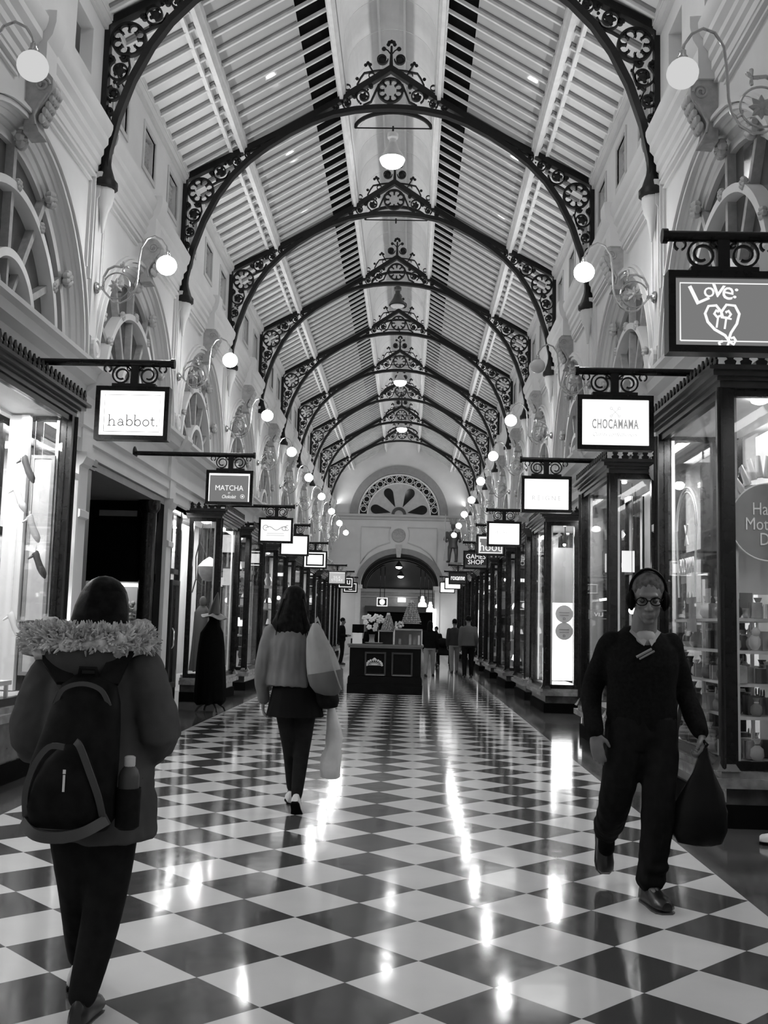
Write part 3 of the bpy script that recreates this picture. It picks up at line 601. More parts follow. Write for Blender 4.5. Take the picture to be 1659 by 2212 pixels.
def bay_window(sd, y0, y1, label, sill=.42, ztop=3.34, bulbs=(), stock=0, plinth=STONE, crest=True, back=None):
    t = thing('shop_window', label, 'shop window', (sd*3.2, (y0+y1)/2, 0), 'projecting black framed shop windows')
    bx = lambda m, a, b_, ya, yb, za, zb: m.bx(*sorted((sd*a, sd*b_)), ya, yb, za, zb)
    m = MB(); bx(m, 2.9, XW+.05, y0-.05, y1+.05, 0, .17); m.build('plinth', BLACK, t, False)
    m = MB(); bx(m, 2.93, XW+.05, y0-.02, y1+.02, .17, sill-.12); m.build('stone_base', plinth, t, False)
    m = MB(); bx(m, 2.83, XW+.05, y0-.12, y1+.12, sill-.12, sill-.05); bx(m, 2.88, XW+.05, y0-.07, y1+.07, sill-.05, sill); m.build('sill', STONE2, t, False)
    m = MB(); bx(m, XG-.03, XG+.03, y0, y1, sill, sill+.07); bx(m, XG-.03, XG+.03, y0, y1, ztop-.06, ztop)
    for y in (y0, y1): bx(m, XG, XW, y-.03, y+.03, sill, sill+.07); bx(m, XG, XW, y-.03, y+.03, ztop-.06, ztop)
    m.build('frame_rail', TIMBER, t, False)
    for y in (y0, y1):
        m = MB(); bx(m, XG-.05, XG+.06, y-.06, y+.06, sill, ztop); m.tube([(sd*(XG-.05), y+(-.06 if y == y0 else .06), sill), (sd*(XG-.05), y+(-.06 if y == y0 else .06), ztop)], .022, 8)
        q = -1 if y == y0 else 1; m.lathe([(.13, sill), (.1, sill+.03), (.05, sill+.1)], (sd*(XG-.02), y, 0), 4, Matrix.Rotation(pi/4, 3, 'Z')); m.build('corner_post', TIMBER, t)
        m = MB(); bx(m, XW-.08, XW, y-.04, y+.04, sill, ztop); m.build('jamb_post', TIMBER, t, False)
        m = MB(); bx(m, XG+.06, XW-.08, y-.006, y+.006, sill+.07, ztop-.06); m.build('side_pane', GLASS, t, False)
    m = MB(); bx(m, XG-.006, XG+.006, y0+.06, y1-.06, sill+.07, ztop-.06); m.build('front_pane', GLASS, t, False)
    m = MB()
    for a, za, zb in ((2.9, ztop, ztop+.05), (2.87, ztop+.05, ztop+.08), (2.83, ztop+.08, ztop+.12), (2.79, ztop+.12, ztop+.15), (2.84, ztop+.15, ztop+.17)): bx(m, a, XW+.05, y0-(XG-a)-.02, y1+(XG-a)+.02, za, zb)
    m.build('cornice', TIMB2, t, False)
    if crest:
        m = MB(); zt = ztop+.165
        def leaf(x, y, U):
            U = Vector(U); o = [(-.035, 0), (-.045, .035), (-.02, .05), (-.035, .075), (0, .125), (.035, .075), (.02, .05), (.045, .035), (.035, 0)]
            m.prism(o, (x, y, zt), U, (0, 0, 1), U.cross(Vector((0, 0, 1))), .018)
        k = max(2, int((y1-y0+.2)/.11))
        for i in range(k+1): leaf(sd*2.85, y0-.1+(y1-y0+.2)*i/k, (0, 1, 0))
        for i in range(1, 6): leaf(sd*(2.85+.12*i), y0-.1, (1, 0, 0)); leaf(sd*(2.85+.12*i), y1+.1, (1, 0, 0))
        m.build('leaf_cresting', IRON, t, False)
    m = MB(); bx(m, XG, XW+.2, y0, y1, ztop-.01, ztop+.01); m.build('display_ceiling', WHITE, t, False)
    m = MB(); bx(m, XG+.03, XW+.05, y0, y1, sill, sill+.05); m.build('display_deck', PALE, t, False)
    if back:
        m = MB(); bx(m, back[0], back[0]+.04, y0, y1, sill, ztop); m.build('display_back', back[1], t, False)
        m = MB(); [bx(m, XG+.07, XG+.1, y-.03, y+.03, sill+.07, ztop-.06) for y in (y0+.04, y1-.04)]; m.build('white_inner_trim', WHITE, t, False)
        add_light('display_strip', 'AREA', (sd*(XG+.25), (y0+y1)/2, ztop-.04), back[2], .12, y1-y0-.3)
    for y, x, r in bulbs:
        m = MB(); m.sph((sd*x, y, ztop-.03), (r, r, r*.5), 10); m.build('downlight', BULB if r > .05 else GLOW, t)
    return t
RW = [(3.0, 5.2), (7.94, 9.9), (12.4, 14.35), (18.2, 20.1), (21.2, 23.1), (25.4, 27.7), (30.2, 32.4), (34.9, 37.1), (39.5, 41.7), (44.0, 46.4), (48.6, 50.9)]
LW = [(4.6, 10.12), (18.5, 20.4), (21.9, 23.9), (26.4, 28.5), (30.5, 32.8), (35.0, 37.2), (39.6, 41.8), (44.0, 46.4), (48.6, 50.9)]
RLAB = ['nearest', 'confectionery', 'lamp reflecting', 'very bright white', 'fifth', 'sixth', 'seventh', 'eighth', 'ninth', 'tenth', 'last']
RTXT = ['black framed shop window just beyond the right edge of the picture', 'black framed confectionery window under the sweet shop sign, full of wrapped chocolates', 'black framed shop window with a reversed exit sign, behind the man',
        'dazzling white lit shop window with two round stickers, right side']
LTXT = ['big lit shoe shop window with hanging shoes, left edge of the picture', 'corner shop window with the big hanging kettle lamp, behind the black cloak figure']
WIN = {}
for i, (a, b_) in enumerate(RW):
    lab = RTXT[i] if i < 4 else f'narrow black framed shop window, number {ORD[i-4]} past the dazzling white one on the right'
    bl = {0: [], 1: [(8.15, 3.3, .075)], 2: [(12.9, 3.2, .04), (13.4, 3.15, .04)], 3: [(18.5, 3.3, .03)]}.get(i, [(a+.6, 3.25, .05)])
    WIN[1, i] = bay_window(1, a, b_, lab.replace('number ', ''), .42, 3.34, bl, back={0: (3.8, PALE, 20), 1: (3.85, PALE, 42), 2: (3.75, PALE, 14), 3: (3.7, WHITE, 40)}.get(i))
for i, (a, b_) in enumerate(LW):
    lab = LTXT[i] if i < 2 else f'narrow black framed shop window, {ORD[i-2]} past the corner shop window on the left'
    bl = {0: [], 1: [(18.75, 3.25, .1)]}.get(i, [(a+.7, 3.25, .05)])
    WIN[-1, i] = bay_window(-1, a, b_, lab, .66 if i == 0 else .42, 3.46 if i == 0 else 3.3, bl, back={0: (3.75, WHITE, 120), 1: (3.9, WHITE, 40)}.get(i))
# ---- recessed entries between the windows
def entry(sd, y0, y1, label, door=True, depth=3.68, glow=False):
    t = thing('shop_entrance', label, 'shop entrance', (sd*3.6, (y0+y1)/2, 0), 'recessed dark timber shop entrances')
    bx = lambda m, a, b_, ya, yb, za, zb: m.bx(*sorted((sd*a, sd*b_)), ya, yb, za, zb)
    m = MB()
    k = max(2, round((y1-y0)/.85)); ys = [y0+(y1-y0)*i/k for i in range(k+1)]
    for y in ys: bx(m, depth-.05, depth+.05, y-.04, y+.04, 0, 3.4)
    for z, h in ((0, .3), (2.25, .09), (3.3, .12)): bx(m, depth-.04, depth+.04, y0, y1, z, z+h)
    m.build('timber_frame', TIMBER, t, False)
    for i in range(k):
        m = MB(); bx(m, depth-.006, depth+.006, ys[i]+.04, ys[i+1]-.04, .3, 2.25); bx(m, depth-.006, depth+.006, ys[i]+.04, ys[i+1]-.04, 2.34, 3.3); m.build('pane', GLASS, t, False)
    if door:
        i = k//2; m = MB(); m.rect_frame((sd*(depth-.03), (ys[i]+ys[i+1])/2, 1.2), (0, 1, 0), (0, 0, 1), (-sd, 0, 0), (ys[i+1]-ys[i])-.3, 1.7, .09, .05); d = m.build('door', TIMB2, t, False)
        m = MB(); y = ys[i]+.13; m.tube([(sd*(depth-.1), y, .95), (sd*(depth-.13), y, 1.0), (sd*(depth-.13), y, 1.25), (sd*(depth-.1), y, 1.3)], .014, 7); m.build('door_handle', BRASS, d)
    return t
def entries(wins, sd, start, skip):
    y = start
    for i, (a, b_) in enumerate(wins+[(YE-.1, YE)]):
        segs = []; p, q = y, a-.06
        for n in range(N0, N1+1):
            if p < T(n)+.2 and q > T(n)-.2:
                if T(n)-.2-p > .35: segs.append((p, T(n)-.2))
                p = T(n)+.2
        if q-p > .35: segs.append((p, q))
        for s_ in segs:
            if skip and skip(s_): continue
            j = len([1 for o in bpy.data.objects if o.name.startswith('shop_entrance') and o.location.x*sd > 0])
            entry(sd, s_[0], s_[1], f'dark framed glazed shop entrance, {ORD[min(j, 11)]} along the {SIDE[sd]} side' if j < 12 else f'dark framed glazed shop entrance near the far end of the {SIDE[sd]} side, {ORD[j-12]} of them', q-p > .8)
        y = b_+.06
entries(RW, 1, 0.0, None); entries(LW, -1, 0.0, lambda s: s[0] > 12 and s[1] < 16.8)
# ---- closed kiosk shop on the left between the first two iron arches
t = thing('shop_entrance', 'closed shop front with a black roller blind and a bright strip light under it', 'shop entrance', (-3.6, 14.5, 0))
m = MB(); m.bx(-3.72, -3.5, 12.46, 12.66, 0, 3.36); m.bx(-3.74, -3.48, 12.44, 12.72, 3.28, 3.33); m.bx(-3.75, -3.46, 12.42, 12.76, 3.33, 3.42); m.build('fluted_column', TIMB2, t, False)
m = MB(); m.tube([(-3.6, 15.95, 0), (-3.6, 15.95, 3.12)], .12, 16); m.lathe([(.12, 3.1), (.17, 3.18), (.17, 3.3), (.12, 3.3)], (-3.6, 15.95, 0), 16); m.build('round_column', TIMBER, t)
m = MB(); m.bx(-4.75, -4.6, 16.0, 16.15, 0, 3.3); m.bx(-4.75, -3.5, 16.0, 16.15, 2.98, 3.3); m.bx(-4.75, -3.5, 16.0, 16.15, 2.02, 2.16); m.bx(-4.75, -3.5, 16.0, 16.15, 0, .7); m.bx(-3.74, -3.5, 16.08, 16.5, 0, 3.3); m.bx(-4.75, -4.65, 12.6, 16.0, 0, 3.3); m.build('timber_frame', BLACK, t, False)
m = MB(); m.bx(-4.6, -3.7, 16.06, 16.1, 2.16, 3.0); m.build('roller_blind', BLACK, t, False)
m = MB(); m.bx(-4.6, -3.74, 16.06, 16.08, .7, 2.02); m.build('pane', GLASS, t, False)
m = MB(); m.bx(-4.7, -3.5, 12.7, 16.5, 3.3, 3.4); m.build('porch_ceiling', MID, t, False)
m = MB(); m.bx(-4.4, -3.8, 15.98, 16.0, 3.05, 3.14); m.build('pelmet_strip', MID, t, False)
m = MB(); m.bx(-4.58, -3.76, 16.2, 16.25, 1.95, 2.0); m.build('strip_light', TUBE, t, False)
m = MB(); m.bx(-4.9, -3.6, 16.55, 16.6, .5, 2.1); m.build('back_panel', PALE, t, False)
m = MB(); m.bx(-4.6, -3.76, 16.2, 16.5, 1.2, 1.23); m.build('shelf', WHITE, t, False)
for k, (x, z) in enumerate(((-4.02, 1.36), (-3.86, 1.5), (-3.8, 1.33), (-3.95, 1.62))):
    f = thing('flower_bunch', f'pale flower bunch in the closed shop, {["lowest left", "middle", "lowest right", "topmost"][k]} of four', 'flowers', (x, 16.35, z), 'flowers in the closed shop')
    m = MB()
    for j in range(14): m.sph((x+rnd.uniform(-.07, .07), 16.35+rnd.uniform(-.05, .05), z+rnd.uniform(-.06, .08)), rnd.uniform(.02, .04), 6)
    m.build('petals', WHITE, f); m = MB(); m.tube([(x, 16.35, 1.23), (x, 16.35, z)], .012, 5); m.build('stem', DARK, f)
# narrow show case on the left pilaster
t = thing('show_case', 'narrow glazed show case beside the left pilaster, between shoe shop and closed shop', 'show case', (-3.44, 11.6, 1))
m = MB(); m.rect_frame((-3.44, 11.55, 2.2), (0, 1, 0), (0, 0, 1), (1, 0, 0), .5, 1.7, .06, .06); m.build('frame', WHITE, t, False)
m = MB(); m.bx(-3.56, -3.54, 11.28, 11.82, 1.3, 3.06); m.build('back', PALE, t, False); m = MB(); m.bx(-3.52, -3.5, 11.33, 11.77, 1.75, 2.2); m.build('picture', DARK, t, False); m = MB(); m.bx(-3.5, -3.47, 11.4, 11.7, 2.3, 2.36); m.bx(-3.5, -3.47, 11.35, 11.75, 1.35, 1.65); m.build('lamp_strip', GLOW, t, False)
# ================================================================ HANGING SIGNS
def sign(sd, y, xc, zc, label, lit=1, body=None, w=.675, h=.495, wall=3.46, bar_to=None, group='hanging shop signs'):
    """body(parent, x, y, z) adds writing; lit: 1 white box, 2 grey panel, 0 dark panel"""
    xe = bar_to if bar_to is not None else xc-sd*(w/2+.01)
    t = thing('hanging_sign', label, 'shop sign', (xc, y, zc+.47), group); zb = zc+.475
    m = MB(); m.tube([(xe, y, zb), (sd*wall, y, zb)], .033, 12); m.tube([(xe-sd*.012, y, zb), (xe+sd*.02, y, zb)], .045, 12); m.build('bar', TIMBER, t)
    m = MB(); m.lathe([(0, 0), (.1, 0), (.1, .03), (.04, .06), (0, .06)], (sd*(wall+.04), y, zb), 14, Matrix.Rotation(-sd*pi/2, 3, 'Y')); m.build('wall_flange', TIMBER, t)
    m = MB(); m.bx(xc-.035, xc+.035, y-.02, y+.02, zc+h/2, zb); m.bx(xc-.2, xc+.2, y-.04, y+.04, zc+h/2-.01, zc+h/2+.03)
    for q in (-1, 1):
        c = (xc+q*.125, zc+h/2+.115)
        m.bar([(p[0], y, p[2]) for p in spiral(c, .1, .035, 180 if q > 0 else 0, (180 if q > 0 else 0)-q*660+q*0, 34)], .014, .02, (0, 1, 0))
        m.bar([(p[0], y, p[2]) for p in arc((xc+q*.255, zc+h/2+.175), .033, 250 if q < 0 else -70, (-70 if q < 0 else 250), 12)], .012, .02, (0, 1, 0))
        m.bar([(p[0], y, p[2]) for p in arc((xc+q*.055, zc+h/2+.18), .022, 0, 330, 9)], .01, .02, (0, 1, 0))
    m.build('scrolled_bracket', IRON, t)
    m = MB(); m.rect_frame((xc, y-.055, zc), (1, 0, 0), (0, 0, 1), (0, 1, 0), w-.085, h-.085, .0425, .11); m.build('frame', TIMBER, t, False)
    m = MB(); m.bx(xc-w/2+.04, xc+w/2-.04, y-.035, y+.035, zc-h/2+.04, zc+h/2-.04); m.build('panel', {1: SIGNLIT, 2: SIGNGREY, 0: DARK, 3: SIGNLIT2, 4: SIGNMID}[lit], t, False)
    if body: body(t, xc, y-.037, zc)
    return t
SIGNGREY = lamp('grey_lit_sign_panel', .17)
INK = M('faint_grey_ink', .0, .6, emit=.3); INK.node_tree.nodes['Principled BSDF'].inputs['Emission Color'].default_value = (1, 1, 1, 1)
INKD = M('dark_sign_ink', .03, .6, emit=.05); WINK = lamp('white_sign_ink', .85); INKF = lamp('very_faint_sign_ink', .55); SIGNMID = lamp('light_grey_sign_panel', .42)
def strokes(parent, x, y, z, lines, r, mat, name='lettering'):
    m = MB()
    for l in lines: m.tube([(x+a, y, z+b) for a, b in l], r, 5)
    return m.build(name, mat, parent)
def rect(w, h): return [(-w, -h), (w, -h), (w, h), (-w, h), (-w, -h)]
def A2(cx, cz, rx, rz, a0, a1, n=12): return [(cx+rx*cos(radians(a0+(a1-a0)*i/n)), cz+rz*sin(radians(a0+(a1-a0)*i/n))) for i in range(n+1)]
def b_habbot(t, x, y, z):
    strokes(t, x, y, z, [rect(.255, .17)], .0024, INKD, 'border_line')
    L = []; s = .052; base = -.115
    def put(u, ls): L.extend([[(u+a*s, base+b*s) for a, b in l] for l in ls])
    put(-.205, [[(0, 0), (0, 1.95), (-.22, 1.9)], [(-.28, 0), (.28, 0)], [(0, .7), (.25, 1.02), (.6, 1.08), (.85, .85), (.88, 0)], [(.62, 0), (1.15, 0)]])
    put(-.125, [A2(.42, .32, .42, .32, 0, 360, 16), [(.84, .3), (.84, .8), (.6, 1.1), (.3, 1.1), (.08, .85)], [(.84, .3), (.95, .05), (1.1, .05)]])
    for u in (-.045, .03): put(u, [[(0, .02), (0, 1.95), (-.22, 1.9)], A2(.5, .53, .5, .55, 0, 360, 18)])
    put(.105, [A2(.5, .53, .52, .55, 0, 360, 18)])
    put(.18, [[(.15, 1.55), (.15, .25), (.32, .02), (.6, .08)], [(-.15, 1.08), (.55, 1.08)]]); put(.232, [A2(0, .05, .04, .04, 0, 360, 6)])
    strokes(t, x, y, z, L, .0044, INKD)
sign(-1, 9.17, -2.04, 3.3, 'white lit hanging sign reading habbot, nearest on the left', 1, b_habbot, bar_to=-1.69)
def b_matcha(t, x, y, z):
    text('MATCHA', .4, .075, (x, y, z-.005), (1, 0, 0), (0, 0, 1), WINK, t); text('BY', .03, .018, (x, y, z-.078), (1, 0, 0), (0, 0, 1), WINK, t)
    text('Chokolait', .2, .05, (x, y, z-.13), (1, 0, 0), (0, 0, 1), WINK, t, shear=.35)
    m = MB(); m.tube([(x+.19+.028*cos(k), y, z-.125+.028*sin(k)) for k in [j*pi/10 for j in range(20)]], .003, 5, True); m.sph((x+.19, y, z-.125), (.013, .003, .013), 8); m.build('emblem', WINK, t)
    m = MB(); m.bx(x-.295, x+.285, y-.002, y, z+.175, z+.2); m.bx(x+.272, x+.285, y-.002, y, z-.2, z+.2); m.bx(x-.295, x-.285, y-.002, y, z-.2, z+.2); m.build('bright_edge', SIGNLIT, t, False)
sign(-1, 14.5, -2.08, 3.34, 'grey hanging sign reading MATCHA in white capitals', 2, b_matcha, bar_to=-1.74)
def b_curl(t, x, y, z):
    strokes(t, x, y, z, [[(-.2+.04*k, .04+.035*sin(k*.9)) for k in range(11)], A2(-.2, .05, .05, .05, 0, 300), A2(.17, .04, .05, .04, 0, 300), A2(.22, .05, .035, .05, 60, 330)], .007, INK, 'flourish')
    text('FINE JEWELLERY', .3, .03, (x, y, z-.06), (1, 0, 0), (0, 0, 1), INK, t) if False else None
    strokes(t, x, y, z, [[(-.17, -.06), (.16, -.06)], [(-.18, -.1), (.17, -.1)]], .006, INKF, 'faint_lines')
sign(-1, 19.9, -2.11, 3.23, 'pale lit hanging sign with a grey ribbon flourish and faint lines', 3, b_curl)
sign(-1, 23.7, -2.17, 3.24, 'blank glaring white hanging sign overlapped by the ribbon sign on the left', 1, lambda t, x, y, z: strokes(t, x, y, z, [A2(-.24, -.14, .03, .04, 0, 200), A2(.25, .16, .03, .03, 0, 150)], .004, INK, 'corner_flourish'))
def b_inner(t, x, y, z): m = MB(); m.rect_frame((x, y, z), (1, 0, 0), (0, 0, 1), (0, -1, 0), .42, .26, .045, .006); m.build('inner_border', TIMBER, t, False)
sign(-1, 28.75, -2.15, 3.23, 'white hanging sign with a black inner border on the left', 1, b_inner)
def b_silk(t, x, y, z):
    text('SILK\nSTORE', .42, .2, (x, y, z-.03), (1, 0, 0), (0, 0, 1), WINK, t, space=1.15); m = MB(); m.bx(x-.32, x+.32, y-.01, y, z+.19, z+.25); m.build('top_strip', SIGNLIT, t, False)
sign(-1, 38.3, -2.19, 3.17, 'small light grey hanging sign reading SILK STORE on the left', 4, b_silk)
def b_u(t, x, y, z): text('u', .14, .17, (x+.12, y, z+.02), (1, 0, 0), (0, 0, 1), WINK, t); m = MB(); m.rect_frame((x, y, z), (1, 0, 0), (0, 0, 1), (0, -1, 0), .5, .32, .03, .004); m.build('bright_edge', SIGNLIT2, t, False)
sign(-1, 43.0, -2.16, 3.19, 'small dark hanging sign with a bright edge and the letter u', 0, b_u)
def b_edge(t, x, y, z): m = MB(); m.rect_frame((x, y, z), (1, 0, 0), (0, 0, 1), (0, -1, 0), .5, .32, .03, .004); m.build('bright_edge', SIGNLIT2, t, False); strokes(t, x, y, z, [A2(0, 0, .09, .1, 40, 330), A2(.1, -.04, .05, .06, 0, 250)], .012, WINK, 'monogram')
sign(-1, 47.5, -2.22, 3.16, 'farthest dark hanging sign with a bright edge on the left', 0, b_edge)
def b_love(t, x, y, z):
    for ch, dx, dz, rot, hh, ww in (('L', -.125, .115, 25, .12, .085), ('o', -.065, .12, 12, .06, .062), ('v', -.012, .128, -8, .075, .08), ('e', .045, .115, -12, .075, .065), (':', .09, .115, -15, .06, .02)):
        a = radians(rot); text(ch, ww, hh, (x+dx-.03, y, z+dz), (cos(a), 0, sin(a)), (-sin(a), 0, cos(a)), WINK, t)
    H = [[(-.02+.0, .02), (-.05, .06), (-.095, .055), (-.115, .01), (-.1, -.04), (-.06, -.085), (0, -.12), (.025, -.155), (.01, -.195), (-.025, -.195), (-.035, -.165), (-.015, -.155)],
         [(-.02, .02), (.01, .065), (.06, .06), (.085, .01), (.07, -.05), (.035, -.105), (.02, -.15)], [(.022, -.155), (.05, -.175), (.062, -.15), (.05, -.13), (.035, -.138)],
         [(-.02, .02), (-.02, .0), (-.045, -.01), (-.062, .01), (-.05, .03), (-.035, .02)], [(-.02, .02), (-.01, -.01), (.02, -.015), (.035, .008), (.022, .028), (.005, .018)]]
    strokes(t, x-.005, y, z-.02, H, .0085, WINK, 'heart_outline'); text('IT', .085, .07, (x-.012, y, z-.065), (cos(-.15), 0, sin(-.15)), (sin(.15), 0, cos(.15)), WINK, t)
    strokes(t, x, y, z, [rect(.265, .175)], .0045, WINK, 'border_line')
sign(1, 5.96, 2.35, 3.32, 'large grey hanging sign reading Love It with a scrolled heart, nearest on the right', 2, b_love, bar_to=2.0)
def b_choc(t, x, y, z):
    text('CHOCAMAMA', .41, .088, (x, y, z-.012), (1, 0, 0), (0, 0, 1), INK, t, space=1.12, bold=.022)
    strokes(t, x, y, z, [[(-.03, .065), (.03, .125)], [(-.03, .125), (.03, .065)], A2(-.035, .13, .01, .012, 0, 360), A2(.035, .13, .01, .012, 0, 360), A2(-.035, .06, .01, .008, 0, 360), A2(.035, .06, .01, .008, 0, 360)], .003, INKF, 'crossed_spoons')
    text('Quality confectionery', .4, .045, (x, y, z-.11), (1, 0, 0), (0, 0, 1), INKF, t, shear=.4)
sign(1, 9.06, 2.32, 3.28, 'white lit hanging sign reading CHOCAMAMA in pale capitals', 1, b_choc, bar_to=1.98)
sign(1, 13.8, 2.34, 3.25, 'white lit hanging sign reading REIGNE in thin faint capitals', 1, lambda t, x, y, z: text('REIGNE', .38, .06, (x, y, z-.05), (1, 0, 0), (0, 0, 1), INKF, t, space=1.5))
sign(1, 20.2, 2.36, 3.29, 'white lit hanging sign reading SECRETS in very faint letters', 1, lambda t, x, y, z: text('SECRETS', .38, .06, (x, y, z+.03), (1, 0, 0), (0, 0, 1), INKF, t, space=1.3))
def b_hoot(t, x, y, z): text('hoot', .5, .2, (x, y, z-.04), (1, 0, 0), (0, 0, 1), WINK, t); m = MB(); m.rect_frame((x, y, z), (1, 0, 0), (0, 0, 1), (0, -1, 0), .5, .34, .02, .004); m.bx(x-.25, x+.1, y-.003, y, z+.15, z+.18); m.build('bright_edge', SIGNLIT2, t, False)
sign(1, 24.1, 2.4, 3.38, 'grey hanging sign reading hoot, half hidden behind the SECRETS sign', 2, b_hoot)
def b_games(t, x, y, z): text('GAMES\nSHOP', .52, .27, (x, y, z+.02), (1, 0, 0), (0, 0, 1), WINK, t); m = MB(); m.bx(x-.28, x+.28, y-.003, y, z-.2, z-.14); m.build('lower_band', MID, t, False)
sign(1, 27.7, 2.29, 3.26, 'black hanging sign reading GAMES SHOP', 0, b_games)
sign(1, 37.4, 2.27, 3.22, 'small black hanging sign reading roxanne', 0, lambda t, x, y, z: text('roxanne', .5, .13, (x, y, z), (1, 0, 0), (0, 0, 1), SIGNLIT, t), h=.45)
sign(1, 41.5, 2.26, 3.21, 'blank white hanging sign just under the roxanne sign', 1); sign(1, 45.5, 2.19, 3.19, 'farthest blank white hanging sign on the right', 1)
# ---- signs and lamps hanging in the far hall
def far_sign(x, y, z, w, h, label, mode):
    t = thing('hanging_sign', label, 'shop sign', (x, y, z), 'signs in the far hall')
    m = MB(); m.tube([(x-.12, y, z+h/2), (x-.12, y, 5.2-(y-YE-.6)*.134)], .02, 5); m.tube([(x+.12, y, z+h/2), (x+.12, y, 5.2-(y-YE-.6)*.134)], .02, 5); m.build('hanger', IRON, t)
    m = MB(); m.bx(x-w/2, x+w/2, y-.05, y+.05, z-h/2, z+h/2); m.build('panel', DARK, t, False)
    if mode == 0:
        m = MB(); m.rect_frame((x, y-.055, z), (1, 0, 0), (0, 0, 1), (0, -1, 0), w-.12, h-.12, .05, .01); m.build('bright_edge', SIGNLIT2, t, False); m = MB(); m.sph((x, y-.06, z), (.15, .02, .16), 10); m.build('emblem', SIGNLIT, t)
    else:
        m = MB(); m.lathe([(.0, .3), (.08, .28), (.09, .16), (.13, .1), (.12, -.02), (.22, -.12), (.24, -.3), (0, -.3)], (x, y-.12, z), 14); m.build('figure_emblem', SIGNLIT, t)
far_sign(-.98, 57, 2.75, .62, .5, 'square hanging sign with a pale edge inside the archway', 0); far_sign(1.25, 57, 2.83, .5, .55, 'hanging sign with a glowing cone figure inside the archway, taller of two', 1); far_sign(1.75, 60, 2.6, .42, .5, 'hanging sign with a glowing cone figure inside the archway, lower of two', 1)
t = thing('exit_sign', 'small glowing sign on the back wall seen through the archway', 'exit sign', (.05, 63.5, 3.05)); MB().bx(-.2, .3, 63.6, 63.7, 2.92, 3.18).build('panel', SIGNLIT, t, False)
# ================================================================ PEOPLE
SKIN = M('skin', .14, .5, 0, .08, 14); SKIND = M('other_people_skin', .14, .5, 0, .08, 14); HAIR = M('dark_hair', .009, .4, 0, .4, 30, .3, spec=.02); HAIRG = M('grey_hair', .08, .5, 0, .4, 40, .3, spec=.02)  # both skin materials have the same grey tone
KNITB = M('black_knitwear', .009, .85, 0, .3, 60, .2, spec=.02); TROUS = M('black_trousers', .011, .7, 0, .2, 20, spec=.02); LEGG = M('black_leggings', .014, .6, 0, .2, 20, spec=.02)
COATG = M('dark_grey_parka_cloth', .07, .8, 0, .25, 5, .25, spec=.02); FUR = M('grey_hood_fur', .48, .95, 0, .5, 22, .6, spec=.02); PACK = M('black_rucksack_nylon', .012, .5, 0, .3, 20, spec=.02); PIPE = M('grey_rucksack_piping', .045, .5)
JACK = M('grey_cropped_jacket_cloth', .135, .7, 0, .15, 6, .1, spec=.02); SKIRT = M('black_skirt_cloth', .008, .8, spec=.02); SHOEB = M('black_shoe_leather', .012, .3); SHOEW = M('pale_canvas_shoe', .55, .6)
EYEW = M('eye', .05, .2); COLLAR = M('pale_shirt_collar', .3, .7)
def V3(*a): return Vector(a)
def limb(m, pts, r, n=12): m.tube([vec(p) for p in pts], r, n, False, True)
def smooth_path(P, R, k=4):
    P = [vec(p) for p in P]; out, rr = [], []
    for i in range(len(P)-1):
        p0, p1, p2, p3 = P[max(i-1, 0)], P[i], P[i+1], P[min(i+2, len(P)-1)]
        for j in range(k):
            t = j/k; out.append(.5*((2*p1)+(p2-p0)*t+(2*p0-5*p1+4*p2-p3)*t*t+(3*p1-p0-3*p2+p3)*t**3)); rr.append(R[i]+(R[i+1]-R[i])*t)
    out.append(P[-1]); rr.append(R[-1]); return out, rr
def torso(m, rings, fwd, n=20):
    """rings: (centre, half width, half depth); fwd: facing direction"""
    fw_ = Vector(fwd).normalized(); rt_ = fw_.cross(Vector((0, 0, 1))).normalized(); L = []
    for c, a, b in rings: L.append([vec(c)+rt_*a*cos(2*pi*k/n)+fw_*b*sin(2*pi*k/n) for k in range(n)])
    m.loops(L)
def head(m, c, f, tilt=0, s=1.0):
    """skull, jaw, brow, nose, lips, ears, facing f, tilted down by tilt"""
    f = Vector(f).normalized(); r = f.cross(Vector((0, 0, 1))).normalized(); u = Vector((0, 0, 1)); q = Matrix.Rotation(-tilt, 3, r); f = q @ f; u = q @ u
    R = Matrix((r, f, u)).transposed(); P = lambda x, y, z: vec(c)+(R @ Vector((x, y, z)))*s
    E = lambda x, y, z, a, b, d: m.sph(P(x, y, z), (a*s, b*s, d*s), 16, R)
    E(0, -.012, .035, .076, .096, .09); E(0, .022, -.04, .06, .07, .08); E(0, .062, -.1, .026, .025, .02); E(0, .076, .03, .05, .02, .014)
    E(-.036, .06, -.02, .024, .024, .024); E(.036, .06, -.02, .024, .024, .024)
    limb(m, [P(0, .088, .015), P(0, .1, -.01), P(0, .112, -.03)], [.009*s, .011*s, .015*s], 8); E(-.012, .1, -.034, .01, .012, .008); E(.012, .1, -.034, .01, .012, .008)
    limb(m, [P(-.024, .084, -.064), P(0, .094, -.062), P(.024, .084, -.064)], .007*s, 8); limb(m, [P(-.02, .082, -.076), P(0, .09, -.077), P(.02, .082, -.076)], .0075*s, 8)
    for k in (-1, 1): E(k*.078, -.005, -.012, .01, .022, .034)
    return P, R
def eyes(P, R, par, s=1.0):
    for k in (-1, 1): m = MB(); m.sph(P(k*.032, .079, .006), .013*s, 10); m.build('eye', EYEW, par)
